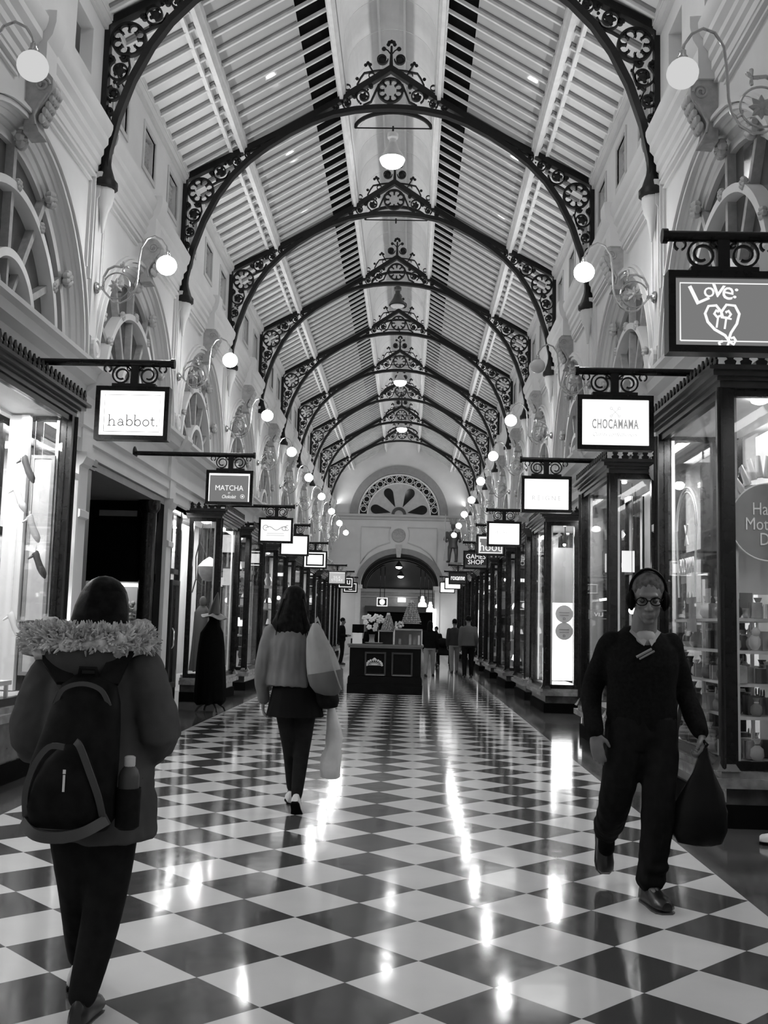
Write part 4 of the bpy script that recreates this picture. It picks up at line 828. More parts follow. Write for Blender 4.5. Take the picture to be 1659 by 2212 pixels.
def hand(m, w, d, nrm, thumb, curl=.35, s=1.0, spread=1.0):
    """w wrist, d pointing to the fingers, nrm out of the back of the hand, thumb: direction in which the thumb lies"""
    d = vec(d).normalized(); nrm = vec(nrm); nrm = (nrm-d*nrm.dot(d)).normalized(); x = vec(thumb); x = (x-d*x.dot(d)-nrm*x.dot(nrm)).normalized()
    R = Matrix((x, d, nrm)).transposed(); w = vec(w); m.sph(w+d*.05*s, (.036*s, .052*s, .015*s), 12, R); m.sph(w+d*.012*s, (.026*s, .03*s, .02*s), 10, R)
    for i, (o, L) in enumerate(((.027, .074), (.0095, .083), (-.009, .077), (-.026, .06))):
        p = w+d*(.082-.006*abs(i-1.2))*s+x*o*s*spread; pts = [w+d*.05*s+x*o*.8*s, p]; a = curl*.6; q = p
        for k, fr in enumerate((.45, .3, .25)): q = q+(d*cos(a)-nrm*sin(a)+x*(o*.8*spread)).normalized()*L*fr*s; pts.append(q); a += curl
        limb(m, pts, [.0095*s, .0095*s, .009*s, .0082*s, .007*s], 8)
    b = w+d*.022*s+x*.024*s; e1 = b+(d*.7+x*.75-nrm*.25).normalized()*.038*s; e2 = e1+(d*.9+x*.25-nrm*.4).normalized()*.03*s; limb(m, [b, e1, e2], [.013*s, .011*s, .0085*s], 8)
def shoe(par, ankle, f, name, mat, L=.27, tilt=0, s=1.0, up=.0):
    """low shoe around an ankle; f forward; tilt>0 lifts the heel"""
    f = Vector(f).normalized(); r = f.cross(Vector((0, 0, 1))).normalized(); q = Matrix.Rotation(-tilt, 3, r); F_, U_ = q @ f, q @ Vector((0, 0, 1)); a = vec(ankle); m = MB(); rings = []
    for t, w, hh in ((-.3, .022, .05), (-.25, .033, .075), (-.1, .036, .085), (.1, .038, .08), (.3, .044, .062), (.5, .047, .05), (.64, .042, .042), (.7, .025, .03)):
        c = a+F_*t*L-U_*.075*s; rings.append([c+r*w*s*cos(k*pi/7)+U_*(max(-.02, hh*sin(k*pi/7)*(1 if sin(k*pi/7) > 0 else .25)))*s for k in range(14)])
    m.loops(rings); o = m.build(name, mat, par)
    m = MB(); o2 = [(-.31, .024), (-.2, .036), (.1, .038), (.45, .05), (.62, .046), (.71, .025)]; pts = [a+F_*t*L-U_*.09*s+r*w*s for t, w in o2]+[a+F_*t*L-U_*.09*s-r*w*s for t, w in o2[::-1]]
    m.loops([pts, [p-U_*.014*s for p in pts]]); m.build('sole', BLACK if mat is not SHOEB else DARK, o, False); return o
# ---------------------------------------------------------------- man with headphones walking towards the viewer
def build_man():
    B = MB(); f = (-.06, -1, 0); p = tag(MB().sph((1.815, 5.72, 1.3), .05).build('person', SKIN), 'man in black jumper and trousers wearing headphones, striding towards the viewer with a dark bag', 'person')
    hc = V3(1.818, 5.61, 1.615); P, R = head(B, hc, (-.18, -1, 0), .24, 1.08)
    limb(B, [hc+V3(0, .06, -.08), V3(1.815, 5.72, 1.4)], [.066, .075], 14)
    torso(B, [((1.81, 5.75, .84), .13, .1), ((1.81, 5.74, .95), .165, .12), ((1.81, 5.74, 1.1), .16, .12), ((1.81, 5.74, 1.25), .175, .125), ((1.81, 5.75, 1.36), .165, .11), ((1.815, 5.75, 1.44), .08, .07)], (0, -1, 0))
    arms = {'l': [(1.65, 5.755, 1.36), (1.555, 5.83, 1.11), (1.545, 5.68, .885)], 'r': [(1.975, 5.755, 1.365), (2.06, 5.81, 1.12), (2.105, 5.63, .9)]}
    for k in arms.values(): limb(B, *smooth_path(k, [.058, .043, .03]), 12)
    legs = {'l': [(1.73, 5.75, .9), (1.672, 5.74, .53), (1.683, 6.06, .315)], 'r': [(1.9, 5.74, .9), (1.875, 5.63, .5), (1.84, 5.69, .1)]}
    for k in legs.values(): limb(B, *smooth_path(k, [.085, .058, .042]), 12)
    hand(B, (1.545, 5.68, .885), (.12, -.22, -1), (-.5, -1, .1), (.7, -.7, 0), .3, 1.08)
    hand(B, (2.105, 5.63, .9), (.03, -.1, -1), (1, -.4, 0), (-.3, -1, 0), 1.05, 1.05)
    limb(B, [(1.683, 6.06, .315), (1.685, 6.07, .2)], .035); limb(B, [(1.84, 5.69, .1), (1.855, 5.58, .06)], .034)
    b = B.build('x', SKIN, None, True); remesh(b, .0065, 5); p.data = b.data; p.data.name = 'person'; bpy.data.objects.remove(b); eyes(P, R, p, 1.0)
    j = MB(); torso(j, [((1.81, 5.75, .9), .185, .135), ((1.81, 5.745, .98), .19, .14), ((1.81, 5.74, 1.12), .187, .145), ((1.81, 5.735, 1.26), .2, .148), ((1.81, 5.745, 1.34), .205, .13), ((1.812, 5.755, 1.4), .165, .11), ((1.814, 5.76, 1.44), .11, .085), ((1.815, 5.765, 1.465), .085, .07)], (0, -1, 0), 24)
    for k in arms.values(): limb(j, *smooth_path([k[0], k[1], vec(k[1]).lerp(vec(k[2]), .93)], [.074, .06, .05]), 14)
    remesh(j.build('jumper', KNITB, p), .011, 5, .5, (.008, (9, 9, 6)))
    t = MB(); torso(t, [((1.81, 5.75, .8), .165, .125), ((1.81, 5.745, .88), .185, .14), ((1.81, 5.74, .98), .18, .135)], (0, -1, 0))
    limb(t, *smooth_path([legs['l'][0], legs['l'][1], (1.684, 6.06, .3)], [.115, .09, .074]), 14); limb(t, *smooth_path([legs['r'][0], legs['r'][1], (1.842, 5.68, .13)], [.115, .088, .075]), 14)
    for q in ((1.842, 5.67, .13), (1.86, 5.655, .2)): t.sph(q, (.082, .085, .04), 12)
    remesh(t.build('trousers', TROUS, p), .011, 4, .5, (.01, (14, 14, 7)))
    shoe(p, (1.685, 6.075, .27), (.05, -.9, 0), 'shoe', SHOEB, .28, 1.25, 1.1); shoe(p, (1.84, 5.67, .112), (.2, -1, 0), 'shoe', SHOEB, .29, 0, 1.15)
    m = MB(); limb(m, [(1.683, 6.055, .33), (1.685, 6.08, .2)], .047); m.build('sock', BLACK, p); m = MB(); limb(m, [(1.842, 5.685, .17), (1.845, 5.66, .1)], .05); m.build('sock', BLACK, p)
    m = MB()      # cropped grey hair hugging the skull
    m.sph(P(0, -.024, .05), (.083*1.08, .1*1.08, .088*1.08), 18, R); h = m.build('hair', HAIRG, p)
    m = MB()
    m.bar([P(.09*cos(a), -.01, .03+.118*sin(a)) for a in [pi*k/16 for k in range(17)]], .012, .03, R @ Vector((0, 1, 0))); hp = m.build('headphones', BLACK, p)
    for k in (-1, 1): m = MB(); m.sph(P(k*.083, -.002, -.008), (.028, .044, .052), 14, R); m.sph(P(k*.08, -.002, -.008), (.02, .052, .06), 14, R); m.build('ear_cup', BLACK, hp)
    m = MB()
    for k in (-1, 1): m.tube([P(k*.034+.027*cos(a), .1, .006+.02*sin(a)) for a in [2*pi*i/14 for i in range(14)]], .0028, 5, True); m.tube([P(k*.06, .097, .01), P(k*.08, .0, .008)], .0025, 5)
    m.tube([P(-.008, .101, .01), P(.008, .101, .01)], .0028, 5); m.build('spectacles', BLACK, p)
    m = MB()      # shirt collar showing in the V of the jumper
    for k in (-1, 1): m.loops([[V3(1.815+k*.065, 5.7, 1.455), V3(1.815+k*.085, 5.66, 1.435), V3(1.815+k*.02, 5.6, 1.36), V3(1.815+k*.006, 5.605, 1.39)], [V3(1.815+k*.065, 5.71, 1.455), V3(1.815+k*.085, 5.67, 1.435), V3(1.815+k*.02, 5.61, 1.36), V3(1.815+k*.006, 5.615, 1.39)]])
    m.sph((1.815, 5.66, 1.4), (.06, .05, .055), 12); m.build('shirt_collar', COLLAR, p)
    m = MB(); m.tube([(1.75, 5.585, 1.3), (1.83, 5.58, 1.345)], .008, 6); m.tube([(1.765, 5.585, 1.29), (1.845, 5.58, 1.335)], .006, 6); m.build('zip_pocket', MID, p)
    # dark carrier bag
    bag = thing('carrier_bag', 'sagging dark carrier bag hanging from the hand of the man in black', 'bag', (2.1, 5.62, .3))
    m = MB(); rings = []
    for z, a, d, cx in ((.325, .06, .04, 2.1), (.34, .125, .075, 2.085), (.4, .15, .09, 2.075), (.5, .14, .085, 2.085), (.6, .105, .065, 2.1), (.7, .06, .04, 2.108), (.78, .03, .022, 2.11), (.83, .02, .016, 2.11)):
        rings.append([V3(cx+a*cos(2*pi*k/22)*(1+.09*sin(5*k+z*17)), 5.61+d*sin(2*pi*k/22)*(1+.12*sin(3*k+z*11)), z) for k in range(22)])
    m.loops(rings); m.build('sack', BLACKBAG, bag, True, ang=70)
    m = MB()
    for q in (-.02, .02): m.tube([(2.11, 5.61, .82), (2.11+q, 5.6, .85), (2.11, 5.595, .868), (2.11-q*.3, 5.62, .84)], .007, 6)
    m.build('handle', BLACKBAG, bag)
BLACKBAG = M('black_polythene', .006, .45, 0, .3, 8, .3, spec=.12)
build_man()
# ---------------------------------------------------------------- woman walking away with bags
WBAG = M('pale_tote_canvas', .27, .6, 0, .12, 7, .1, spec=.02); PLASTIC = M('pale_thin_polythene', .55, .3, 0, .1, 12, .2); PUFF = M('black_quilted_bag', .012, .5, 0, .3, 20, .3, spec=.02)
def build_woman():
    F_ = (0, 1, 0); B = MB(); p = tag(MB().sph((-.36, 8, 1.3), .05).build('person', SKIND), 'long haired woman in grey jacket and short black skirt, walking away with bags', 'person')
    hc = V3(-.372, 8.04, 1.6); P, R = head(B, hc, F_, .06, 1.0); limb(B, [hc+V3(0, -.03, -.08), (-.37, 7.99, 1.4)], [.05, .058], 12)
    torso(B, [((-.34, 8, .8), .13, .1), ((-.34, 8, .9), .165, .12), ((-.35, 8, 1.05), .125, .1), ((-.36, 8, 1.22), .15, .115), ((-.365, 7.99, 1.34), .15, .1), ((-.37, 7.99, 1.42), .06, .055)], F_)
    arms = {'l': [(-.535, 8, 1.36), (-.6, 7.99, 1.08), (-.59, 8.03, .84)], 'r': [(-.2, 8, 1.36), (-.1, 8.0, 1.1), (-.06, 8.08, .88)]}
    for k in arms.values(): limb(B, *smooth_path(k, [.048, .036, .026]), 10)
    legs = {'l': [(-.42, 8, .86), (-.37, 8.09, .47), (-.385, 8.42, .13)], 'r': [(-.25, 8, .86), (-.28, 8.05, .46), (-.295, 7.94, .14)]}
    for k in legs.values(): limb(B, *smooth_path(k, [.085, .054, .036]), 12)
    hand(B, (-.59, 8.03, .84), (.02, .05, -1), (-1, -.3, 0), (0, 1, 0), .35, .92); hand(B, (-.06, 8.08, .88), (0, .05, -1), (1, 0, 0), (0, 1, 0), 1.0, .92)
    limb(B, [(-.295, 7.94, .14), (-.288, 7.97, .05)], .032); limb(B, [(-.385, 8.42, .13), (-.4, 8.5, .07)], .032)
    b = B.build('x', SKIND, None); remesh(b, .0075, 5); p.data = b.data; p.data.name = 'person'; bpy.data.objects.remove(b); eyes(P, R, p)
    j = MB(); torso(j, [((-.375, 7.985, .955), .18, .15), ((-.375, 7.985, 1.0), .18, .15), ((-.37, 7.985, 1.15), .172, .145), ((-.37, 7.985, 1.28), .185, .145), ((-.37, 7.985, 1.37), .175, .115), ((-.37, 7.985, 1.43), .09, .08)], F_, 24)
    for k in arms.values(): limb(j, *smooth_path([k[0], k[1], vec(k[1]).lerp(vec(k[2]), .97)], [.072, .06, .05]), 14)
    remesh(j.build('jacket', JACK, p), .011, 4, .5, (.014, (13, 13, 3.2)))
    m = MB(); rings = []
    for z, a, d in ((1.02, .15, .125), (.96, .175, .14), (.88, .19, .155), (.8, .205, .17), (.725, .218, .18)): rings.append([V3(-.335+a*cos(2*pi*k/40)*(1+.025*sin(k*2.2)*(1.02-z)*4), 8+d*sin(2*pi*k/40)*(1+.03*sin(k*2.2)*(1.02-z)*4), z) for k in range(40)])
    m.loops(rings, False); rings2 = [[q+(V3(-.335, 8, q.z)-q)*.02 for q in r] for r in rings[::-1]]; m.loops(rings2, False); m.build('skirt', SKIRT, p, True, ang=70)
    t = MB(); torso(t, [((-.335, 8, .76), .15, .12), ((-.335, 8, .86), .175, .135), ((-.335, 8, .97), .15, .12)], F_)
    for k in legs.values(): limb(t, *smooth_path(k, [.098, .064, .043]), 14)
    remesh(t.build('leggings', LEGG, p), .01, 4)
    shoe(p, (-.392, 8.43, .095), (-.15, 1, 0), 'shoe', SHOEW, .23, .0, .95); shoe(p, (-.291, 7.955, .125), (.06, 1, 0), 'shoe', SHOEW, .22, .75, .95)
    m = MB(); m.sph(P(0, -.028, .03), (.092, .1, .1), 18)     # long loose hair
    rings = []
    for z, a, d, cx, cy_ in ((1.68, .06, .06, -.372, 8.02), (1.66, .085, .09, -.372, 8.01), (1.6, .1, .1, -.372, 7.995), (1.54, .105, .1, -.38, 7.98), (1.48, .125, .09, -.385, 7.955), (1.43, .145, .075, -.385, 7.94), (1.38, .13, .055, -.365, 7.92), (1.33, .085, .035, -.345, 7.905), (1.3, .04, .02, -.34, 7.905)):
        rings.append([V3(cx+a*cos(2*pi*k/36)*(1+.05*sin(k*3.1)), cy_+d*sin(2*pi*k/36)*(1+.06*sin(k*2.7)), z+.012*sin(k*2.3)) for k in range(36)])
    m.loops(rings)
    for i in range(26): a = rnd.uniform(-.12, .12); m.tube([(-.37+a*.6, 7.93, 1.62), (-.37+a*.9, 7.9, 1.5), (-.365+a*1.05, 7.885, 1.36-.25*abs(a)+rnd.uniform(-.03, .02))], [.012, .012, .003], 5)
    m.build('hair', HAIR, p, True, ang=80)
    # bags
    b = thing('tote_bag', 'large pale tote bag slung from the shoulder of the long haired woman', 'bag', (-.1, 7.9, 1.1)); m = MB(); rings = []
    for z, x0, x1, d in ((.9, -.1, -.02, .03), (.92, -.17, .01, .07), (.97, -.21, .03, .1), (1.05, -.235, .032, .11), (1.12, -.245, .01, .1), (1.22, -.25, -.03, .085), (1.32, -.25, -.09, .06), (1.4, -.225, -.135, .035), (1.44, -.205, -.165, .02)):
        c, a = (x0+x1)/2, (x1-x0)/2; rings.append([V3(c+a*cos(2*pi*k/28), 7.84+d*sin(2*pi*k/28)*(1+.08*sin(k*1.7+z*9)), z) for k in range(28)])
    m.loops(rings); m.build('body', WBAG, b, True, ang=80)
    m = MB(); rings = [[q+(q-V3(-.1, 7.84, q.z))*.03 for q in r] for r in rings[:5]]
    rings[-1] = [V3(q.x, q.y, 1.05+.05*(q.x+.24)/.27) for q in rings[-2]]; rings = rings[:4]+[rings[-1]]; m.loops(rings); m.build('grey_base', MIDB, b, True, ang=80)
    m = MB(); m.bar([(-.19, 7.85, 1.42), (-.19, 7.9, 1.455), (-.185, 8.0, 1.475), (-.17, 8.08, 1.43), (-.1, 8.12, 1.15)], .03, .006, (1, 0, 0)); m.tube([(-.07, 7.75, 1.25), (-.03, 7.73, 1.12), (.015, 7.74, .99), (.03, 7.78, .95)], .006, 5); m.build('strap', WBAG, b)
    b = thing('handbag', 'black quilted bag at the hip of the long haired woman, under the pale tote', 'bag', (-.09, 8.02, .85)); m = MB(); rings = []
    for z, a, d in ((.79, .05, .04), (.8, .1, .07), (.85, .12, .085), (.92, .11, .08), (.98, .07, .05), (1.0, .04, .03)): rings.append([V3(-.13+(.99-z)*.1+a*cos(2*pi*k/24)*(1+.05*sin(k*2.9)), 8.0+d*sin(2*pi*k/24), z) for k in range(24)])
    m.loops(rings); m.build('body', PUFF, b, True, ang=80); m = MB(); m.tube([(-.12, 8.0, .98), (-.13, 8.0, 1.1), (-.1, 8.02, 1.15)], .01, 6); m.build('strap', PUFF, b)
    b = thing('plastic_bag', 'long pale plastic bag dangling from the hand of the long haired woman', 'bag', (-.05, 8.08, .5)); m = MB(); rings = []
    for z, a, d in ((.25, .05, .04), (.26, .072, .06), (.33, .08, .065), (.42, .078, .062), (.5, .06, .05), (.56, .066, .05), (.64, .056, .04), (.72, .042, .03), (.78, .03, .02), (.83, .012, .012)): rings.append([V3(-.046+.015*sin(z*14)+a*cos(2*pi*k/22)*(1+.08*sin(k*2+z*20)), 8.09+d*sin(2*pi*k/22)*(1+.08*sin(k*3)), z) for k in range(22)])
    m.loops(rings); m.build('sack', PLASTIC, b, True, ang=80); m = MB(); m.tube([(-.05, 8.09, .82), (-.055, 8.09, .86)], .008, 6); m.build('handle', PLASTIC, b)
MIDB = M('grey_tote_base_cloth', .12, .7, spec=.02)
build_woman()
# ---------------------------------------------------------------- woman in a parka with a rucksack
def build_parka():
    F_ = (.03, 1, 0); B = MB(); p = tag(MB().sph((-.66, 3.88, 1.2), .05).build('person', SKIND), 'person with dark hair in a grey fur-hooded parka, seen from behind in the left foreground', 'person')
    hc = V3(-.645, 3.93, 1.458); P, R = head(B, hc, F_, .1, .96); limb(B, [hc+V3(0, -.03, -.08), (-.65, 3.88, 1.28)], [.05, .06], 12)
    torso(B, [((-.63, 3.88, .7), .14, .11), ((-.63, 3.88, .8), .17, .13), ((-.64, 3.88, .95), .14, .11), ((-.65, 3.88, 1.1), .16, .12), ((-.65, 3.88, 1.24), .16, .1), ((-.65, 3.88, 1.32), .06, .055)], F_)
    arms = {'l': [(-.81, 3.87, 1.22), (-.865, 3.84, .99), (-.78, 4.03, .93)], 'r': [(-.475, 3.87, 1.24), (-.385, 3.84, 1.02), (-.5, 4.03, .93)]}
    for k in arms.values(): limb(B, *smooth_path(k, [.05, .04, .028]), 10)
    legs = {'l': [(-.7, 3.88, .76), (-.69, 3.96, .42), (-.73, 4.16, .12)], 'r': [(-.56, 3.88, .76), (-.575, 3.9, .4), (-.605, 3.79, .1)]}
    for k in legs.values(): limb(B, *smooth_path(k, [.088, .058, .04]), 12)
    for k, s_ in (('l', 1), ('r', -1)): w = arms[k][2]; hand(B, w, (s_*.5, .8, -.1), (0, .2, 1), (s_*-.3, .6, .5), .5, .9)
    limb(B, [legs['l'][2], (-.74, 4.24, .06)], .033); limb(B, [legs['r'][2], (-.61, 3.88, .06)], .033)
    b = B.build('x', SKIND, None); remesh(b, .0075, 5); p.data = b.data; p.data.name = 'person'; bpy.data.objects.remove(b); eyes(P, R, p, .96)
    c = MB(); torso(c, [((-.62, 3.88, .64), .225, .2), ((-.625, 3.88, .72), .235, .205), ((-.635, 3.88, .86), .22, .185), ((-.64, 3.88, 1.0), .205, .165), ((-.65, 3.88, 1.14), .2, .155), ((-.65, 3.88, 1.24), .2, .135), ((-.65, 3.88, 1.32), .12, .1), ((-.65, 3.88, 1.36), .08, .08)], F_, 26)
    for k in arms.values(): limb(c, *smooth_path([k[0], k[1], vec(k[1]).lerp(vec(k[2]), .95)], [.085, .08, .066]), 16)
    remesh(c.build('parka', COATG, p), .01, 5, .5, (.014, (10, 10, 9)))
    m = MB(); rr = []
    for i in range(30):                                   # hood lying on the back
        pass
    m.sph((-.655, 3.74, 1.29), (.15, .075, .11), 20); m.sph((-.655, 3.76, 1.22), (.11, .06, .09), 16); remesh(m.build('hood', COATG, p), .01, 4)
    m = MB(); n1, n2 = 84, 18; rings = []
    for i in range(n1):
        a = 2*pi*i/n1; c0 = V3(-.665+.19*cos(a), 3.84+.125*sin(a), 1.365+.012*cos(2*a)-.025*abs(cos(a))-(.01 if sin(a) < 0 else -.02)); ra = V3(cos(a), sin(a), 0); ring = []
        for k in range(n2):
            t = 2*pi*k/n2; d = ra*cos(t)+V3(0, 0, 1)*sin(t); q = c0+d*.05; ring.append(q+d*(.03*noise.noise(q*22)+.022*noise.noise(q*55)))
        rings.append(ring)
    m.loops(rings, False, True)
    for i in range(2600):
        a = rnd.uniform(0, 2*pi); t = rnd.uniform(-.6, pi); ra = V3(cos(a), sin(a), 0); d = ra*cos(t)+V3(0, 0, 1)*sin(t); c0 = V3(-.665+.19*cos(a), 3.84+.125*sin(a), 1.345)+d*.045
        tw = V3(rnd.uniform(-1, 1), rnd.uniform(-1, 1), rnd.uniform(-1, 1))*.018; m.tube([c0, c0+d*.014+tw*.5, c0+d*.02+tw], [.006, .005, .002], 4)
    m.build('hood_fur', FUR, p, True, ang=80)
    t = MB(); torso(t, [((-.63, 3.88, .66), .16, .13), ((-.63, 3.88, .76), .18, .14), ((-.63, 3.88, .86), .16, .13)], F_)
    for k in legs.values(): limb(t, *smooth_path(k, [.118, .078, .052]), 14)
    remesh(t.build('leggings', LEGG, p), .01, 4)
    shoe(p, (-.735, 4.17, .095), (-.05, 1, 0), 'shoe', SHOEW, .24, .12, .95); shoe(p, (-.606, 3.8, .095), (0, 1, 0), 'shoe', SHOEB, .24, .05, .98)
    m = MB(); m.sph(P(0, -.012, .035), (.095*.96, .112*.96, .108*.96), 20)
    rings = [[V3(-.645+a*cos(2*pi*k/32)*(1+.03*sin(k*3.3)), cy_+d*sin(2*pi*k/32)*(1+.03*sin(k*2.3)), z) for k in range(32)] for z, a, d, cy_ in ((1.56, .06, .07, 3.92), (1.53, .085, .095, 3.915), (1.48, .1, .1, 3.9), (1.42, .108, .095, 3.88), (1.36, .105, .08, 3.86))]
    m.loops(rings); m.build('hair', HAIR, p, True, ang=80)
    # rucksack
    b = thing('rucksack', 'black rucksack with grey curved piping on the back of the parka wearer', 'rucksack', (-.62, 3.6, .7)); m = MB(); rings = []
    for z, cx, a, d, cy_ in ((.7, -.625, .05, .03, 3.66), (.705, -.625, .12, .07, 3.63), (.75, -.63, .155, .1, 3.61), (.85, -.63, .155, .11, 3.6), (.95, -.62, .145, .105, 3.61), (1.05, -.61, .13, .09, 3.63), (1.14, -.605, .115, .075, 3.65), (1.2, -.605, .095, .055, 3.67), (1.235, -.605, .05, .025, 3.69)):
        rings.append([V3(cx+a*math.copysign(abs(cos(2*pi*k/28))**.75, cos(2*pi*k/28)), cy_+d*math.copysign(abs(sin(2*pi*k/28))**.75, sin(2*pi*k/28)), z) for k in range(28)])
    m.loops(rings); m.build('main_compartment', PACK, b, True, ang=70)
    m = MB(); rings = []
    for z, cx, a, d, cy_ in ((.725, -.625, .07, .03, 3.53), (.735, -.625, .11, .05, 3.52), (.8, -.625, .12, .06, 3.51), (.88, -.62, .108, .058, 3.515), (.95, -.615, .085, .05, 3.53), (1.0, -.61, .05, .03, 3.545), (1.015, -.61, .02, .01, 3.55)):
        rings.append([V3(cx+a*cos(2*pi*k/24), cy_+d*sin(2*pi*k/24), z) for k in range(24)])
    m.loops(rings); fp_ = m.build('front_pocket', PACK, b, True, ang=70)
    bz = lambda q: smooth_path(q, [1]*len(q), 5)[0]; m = MB(); m.bar(bz([(-.755, 3.53, .76), (-.745, 3.49, .85), (-.715, 3.475, .94), (-.67, 3.475, 1.0), (-.62, 3.48, 1.0)]), .02, .01, (0, -1, 0)); m.bar(bz([(-.585, 3.485, 1.02), (-.565, 3.478, 1.0), (-.53, 3.48, .92), (-.5, 3.49, .84), (-.49, 3.52, .77)]), .022, .01, (0, -1, 0)); m.bar(bz([(-.7, 3.6, 1.13), (-.67, 3.59, 1.185), (-.605, 3.59, 1.205), (-.54, 3.59, 1.185), (-.51, 3.6, 1.13)]), .016, .008, (0, -1, 0)); m.build('piping', PIPE, b)
    m = MB(); m.bar(bz([(-.765, 3.53, .745), (-.7, 3.475, .715), (-.62, 3.455, .71), (-.54, 3.475, .725), (-.475, 3.53, .76)]), .036, .02, (0, -1, 0)); m.build('base_trim', PIPE, b)
    m = MB(); m.box((-.603, 3.445, .925), (.01, .006, .014)); m.bx(-.607, -.599, 3.442, 3.448, .86, .915); m.build('zip_pull', CHROME, b, False)
    for q in (-1, 1): m = MB(); m.bar([(-.61+q*.07, 3.66, 1.2), (-.635+q*.115, 3.7, 1.27), (-.645+q*.14, 3.78, 1.345), (-.65+q*.145, 3.9, 1.36), (-.65+q*.14, 4.02, 1.25), (-.65+q*.16, 3.98, 1.0), (-.63+q*.16, 3.8, .85)], .018, .075, (1, .2, 0)); m.build('shoulder_strap', PACK, b)
    m = MB(); m.tube([(-.64, 3.66, 1.22), (-.635, 3.65, 1.255), (-.58, 3.65, 1.255), (-.575, 3.66, 1.22)], .009, 6); m.build('grab_loop', PACK, b)
    m = MB(); rings = [[V3(-.435+a*cos(2*pi*k/16), 3.63+a*sin(2*pi*k/16), z) for k in range(16)] for z, a in ((.71, .03), (.72, .042), (.84, .044), (.85, .042))]; m.loops(rings); m.build('side_pocket', PACK, b)
    w = thing('drink_bottle', 'grey drink bottle with a pale cap in the side pocket of the rucksack', 'bottle', (-.435, 3.625, .73)); m = MB(); m.lathe([(.03, .735), (.036, .745), (.036, .89), (.03, .91), (.018, .925)], (-.435, 3.625, 0), 16); m.build('flask', PIPE, w); m = MB(); m.lathe([(.018, .92), (.02, .93), (.02, .955), (.012, .96)], (-.435, 3.625, 0), 12); m.build('cap', PALE, w)
build_parka()
# ---------------------------------------------------------------- distant walkers
def walker(x, y, h, face, label, top, legs_, hair, long_hair=False, arms_fwd=False, stride=.12, coat=0, vox=.016):
    s = h/1.75; a = radians(face); f = V3(sin(a), cos(a), 0); r = V3(cos(a), -sin(a), 0); o = V3(x, y, 0); Q = lambda rr, ff, z: o+(r*rr+f*ff)*s+V3(0, 0, z*s)
    B = MB(); p = tag(MB().sph(Q(0, 0, 1.2), .05).build('person', SKIND), label, 'person'); hc = Q(0, .03, 1.63); P, R = head(B, hc, f, .15, s); limb(B, [hc+V3(0, 0, -.08*s), Q(0, 0, 1.42)], [.052*s, .06*s], 10)
    torso(B, [(Q(0, 0, .86), .14*s, .1*s), (Q(0, 0, .96), .16*s, .11*s), (Q(0, 0, 1.12), .14*s, .1*s), (Q(0, 0, 1.28), .17*s, .11*s), (Q(0, 0, 1.4), .16*s, .09*s), (Q(0, 0, 1.46), .06*s, .05*s)], f, 16)
    AR = []
    for q in (-1, 1):
        k = [Q(q*.185, 0, 1.39), Q(q*.23, -.04, 1.12), Q(q*(.12 if arms_fwd else .23), .2 if arms_fwd else .05+.05*q, 1.08 if arms_fwd else .88)]; AR.append(k); limb(B, *smooth_path(k, [.05*s, .04*s, .028*s]), 9)
        hand(B, k[2], (f*.8+V3(0, 0, .1)) if arms_fwd else V3(0, 0, -1)+f*.1, r*q+f*.05, f if not arms_fwd else V3(0, 0, 1), .4, s)
    LG = []
    for q in (-1, 1):
        k = [Q(q*.09, 0, .92), Q(q*.1, stride*q*.5+.03, .5), Q(q*.1, stride*q-.03, .1)]; LG.append(k); limb(B, *smooth_path(k, [.085*s, .056*s, .04*s]), 9); limb(B, [k[2], k[2]+f*.1-V3(0, 0, .04)], .033*s, 8)
    b = B.build('x', SKIND, None); remesh(b, vox*.75, 3); p.data = b.data; p.data.name = 'person'; bpy.data.objects.remove(b)
    j = MB(); torso(j, [(Q(0, 0, .9-coat), .2*s, .15*s), (Q(0, 0, 1.0), .19*s, .145*s), (Q(0, 0, 1.15), .18*s, .14*s), (Q(0, 0, 1.3), .2*s, .14*s), (Q(0, 0, 1.42), .17*s, .11*s), (Q(0, 0, 1.48), .08*s, .075*s)], f, 18)
    for k in AR: limb(j, *smooth_path([k[0], k[1], k[1].lerp(k[2], .92)], [.075*s, .062*s, .05*s]), 10)
    remesh(j.build('coat' if coat else 'jacket', top, p), vox, 3)
    t = MB(); torso(t, [(Q(0, 0, .84), .165*s, .125*s), (Q(0, 0, .98), .17*s, .13*s)], f, 14)
    for k in LG: limb(t, *smooth_path(k, [.105*s, .075*s, .06*s]), 10)
    remesh(t.build('trousers', legs_, p), vox, 3)
    for k in LG: shoe(p, k[2], f, 'shoe', SHOEB, .26*s, 0, s)
    m = MB(); m.sph(P(0, -.02, .045), (.088*s, .1*s, .092*s), 14, R)
    if long_hair: m.sph(P(0, -.06, -.06), (.1*s, .06*s, .16*s), 12, R); m.sph(P(0, -.075, -.16), (.1*s, .045*s, .1*s), 12, R)
    m.build('hair', hair, p); return p
walker(1.15, 30.1, 1.6, 8, 'long haired woman in a dark coat and light jeans, right of the sweet counter', KNITB, M('light_denim', .25, .8), HAIR, True, False, .16)
walker(1.98, 32.7, 1.7, -5, 'shorter walker in dark top and pale trousers, left of the pair on the right', M('charcoal_cloth', .02, .8), M('pale_trousers', .2, .8), HAIR, False, False, .2)
walker(2.25, 29.9, 1.78, 0, 'taller walker in a grey jacket and black trousers, right of the pair on the right', M('grey_jacket_cloth', .09, .8), TROUS, HAIR, False, False, .1)
walker(-1.9, 37.5, 1.68, 95, 'standing person in dark clothes left of the sweet counter, facing right', KNITB, TROUS, HAIR, False, True, .03)
walker(1.55, 38.2, 1.45, 200, 'small dark figure crouching over the pushchair in the distance', KNITB, TROUS, HAIR, False, True, .05)
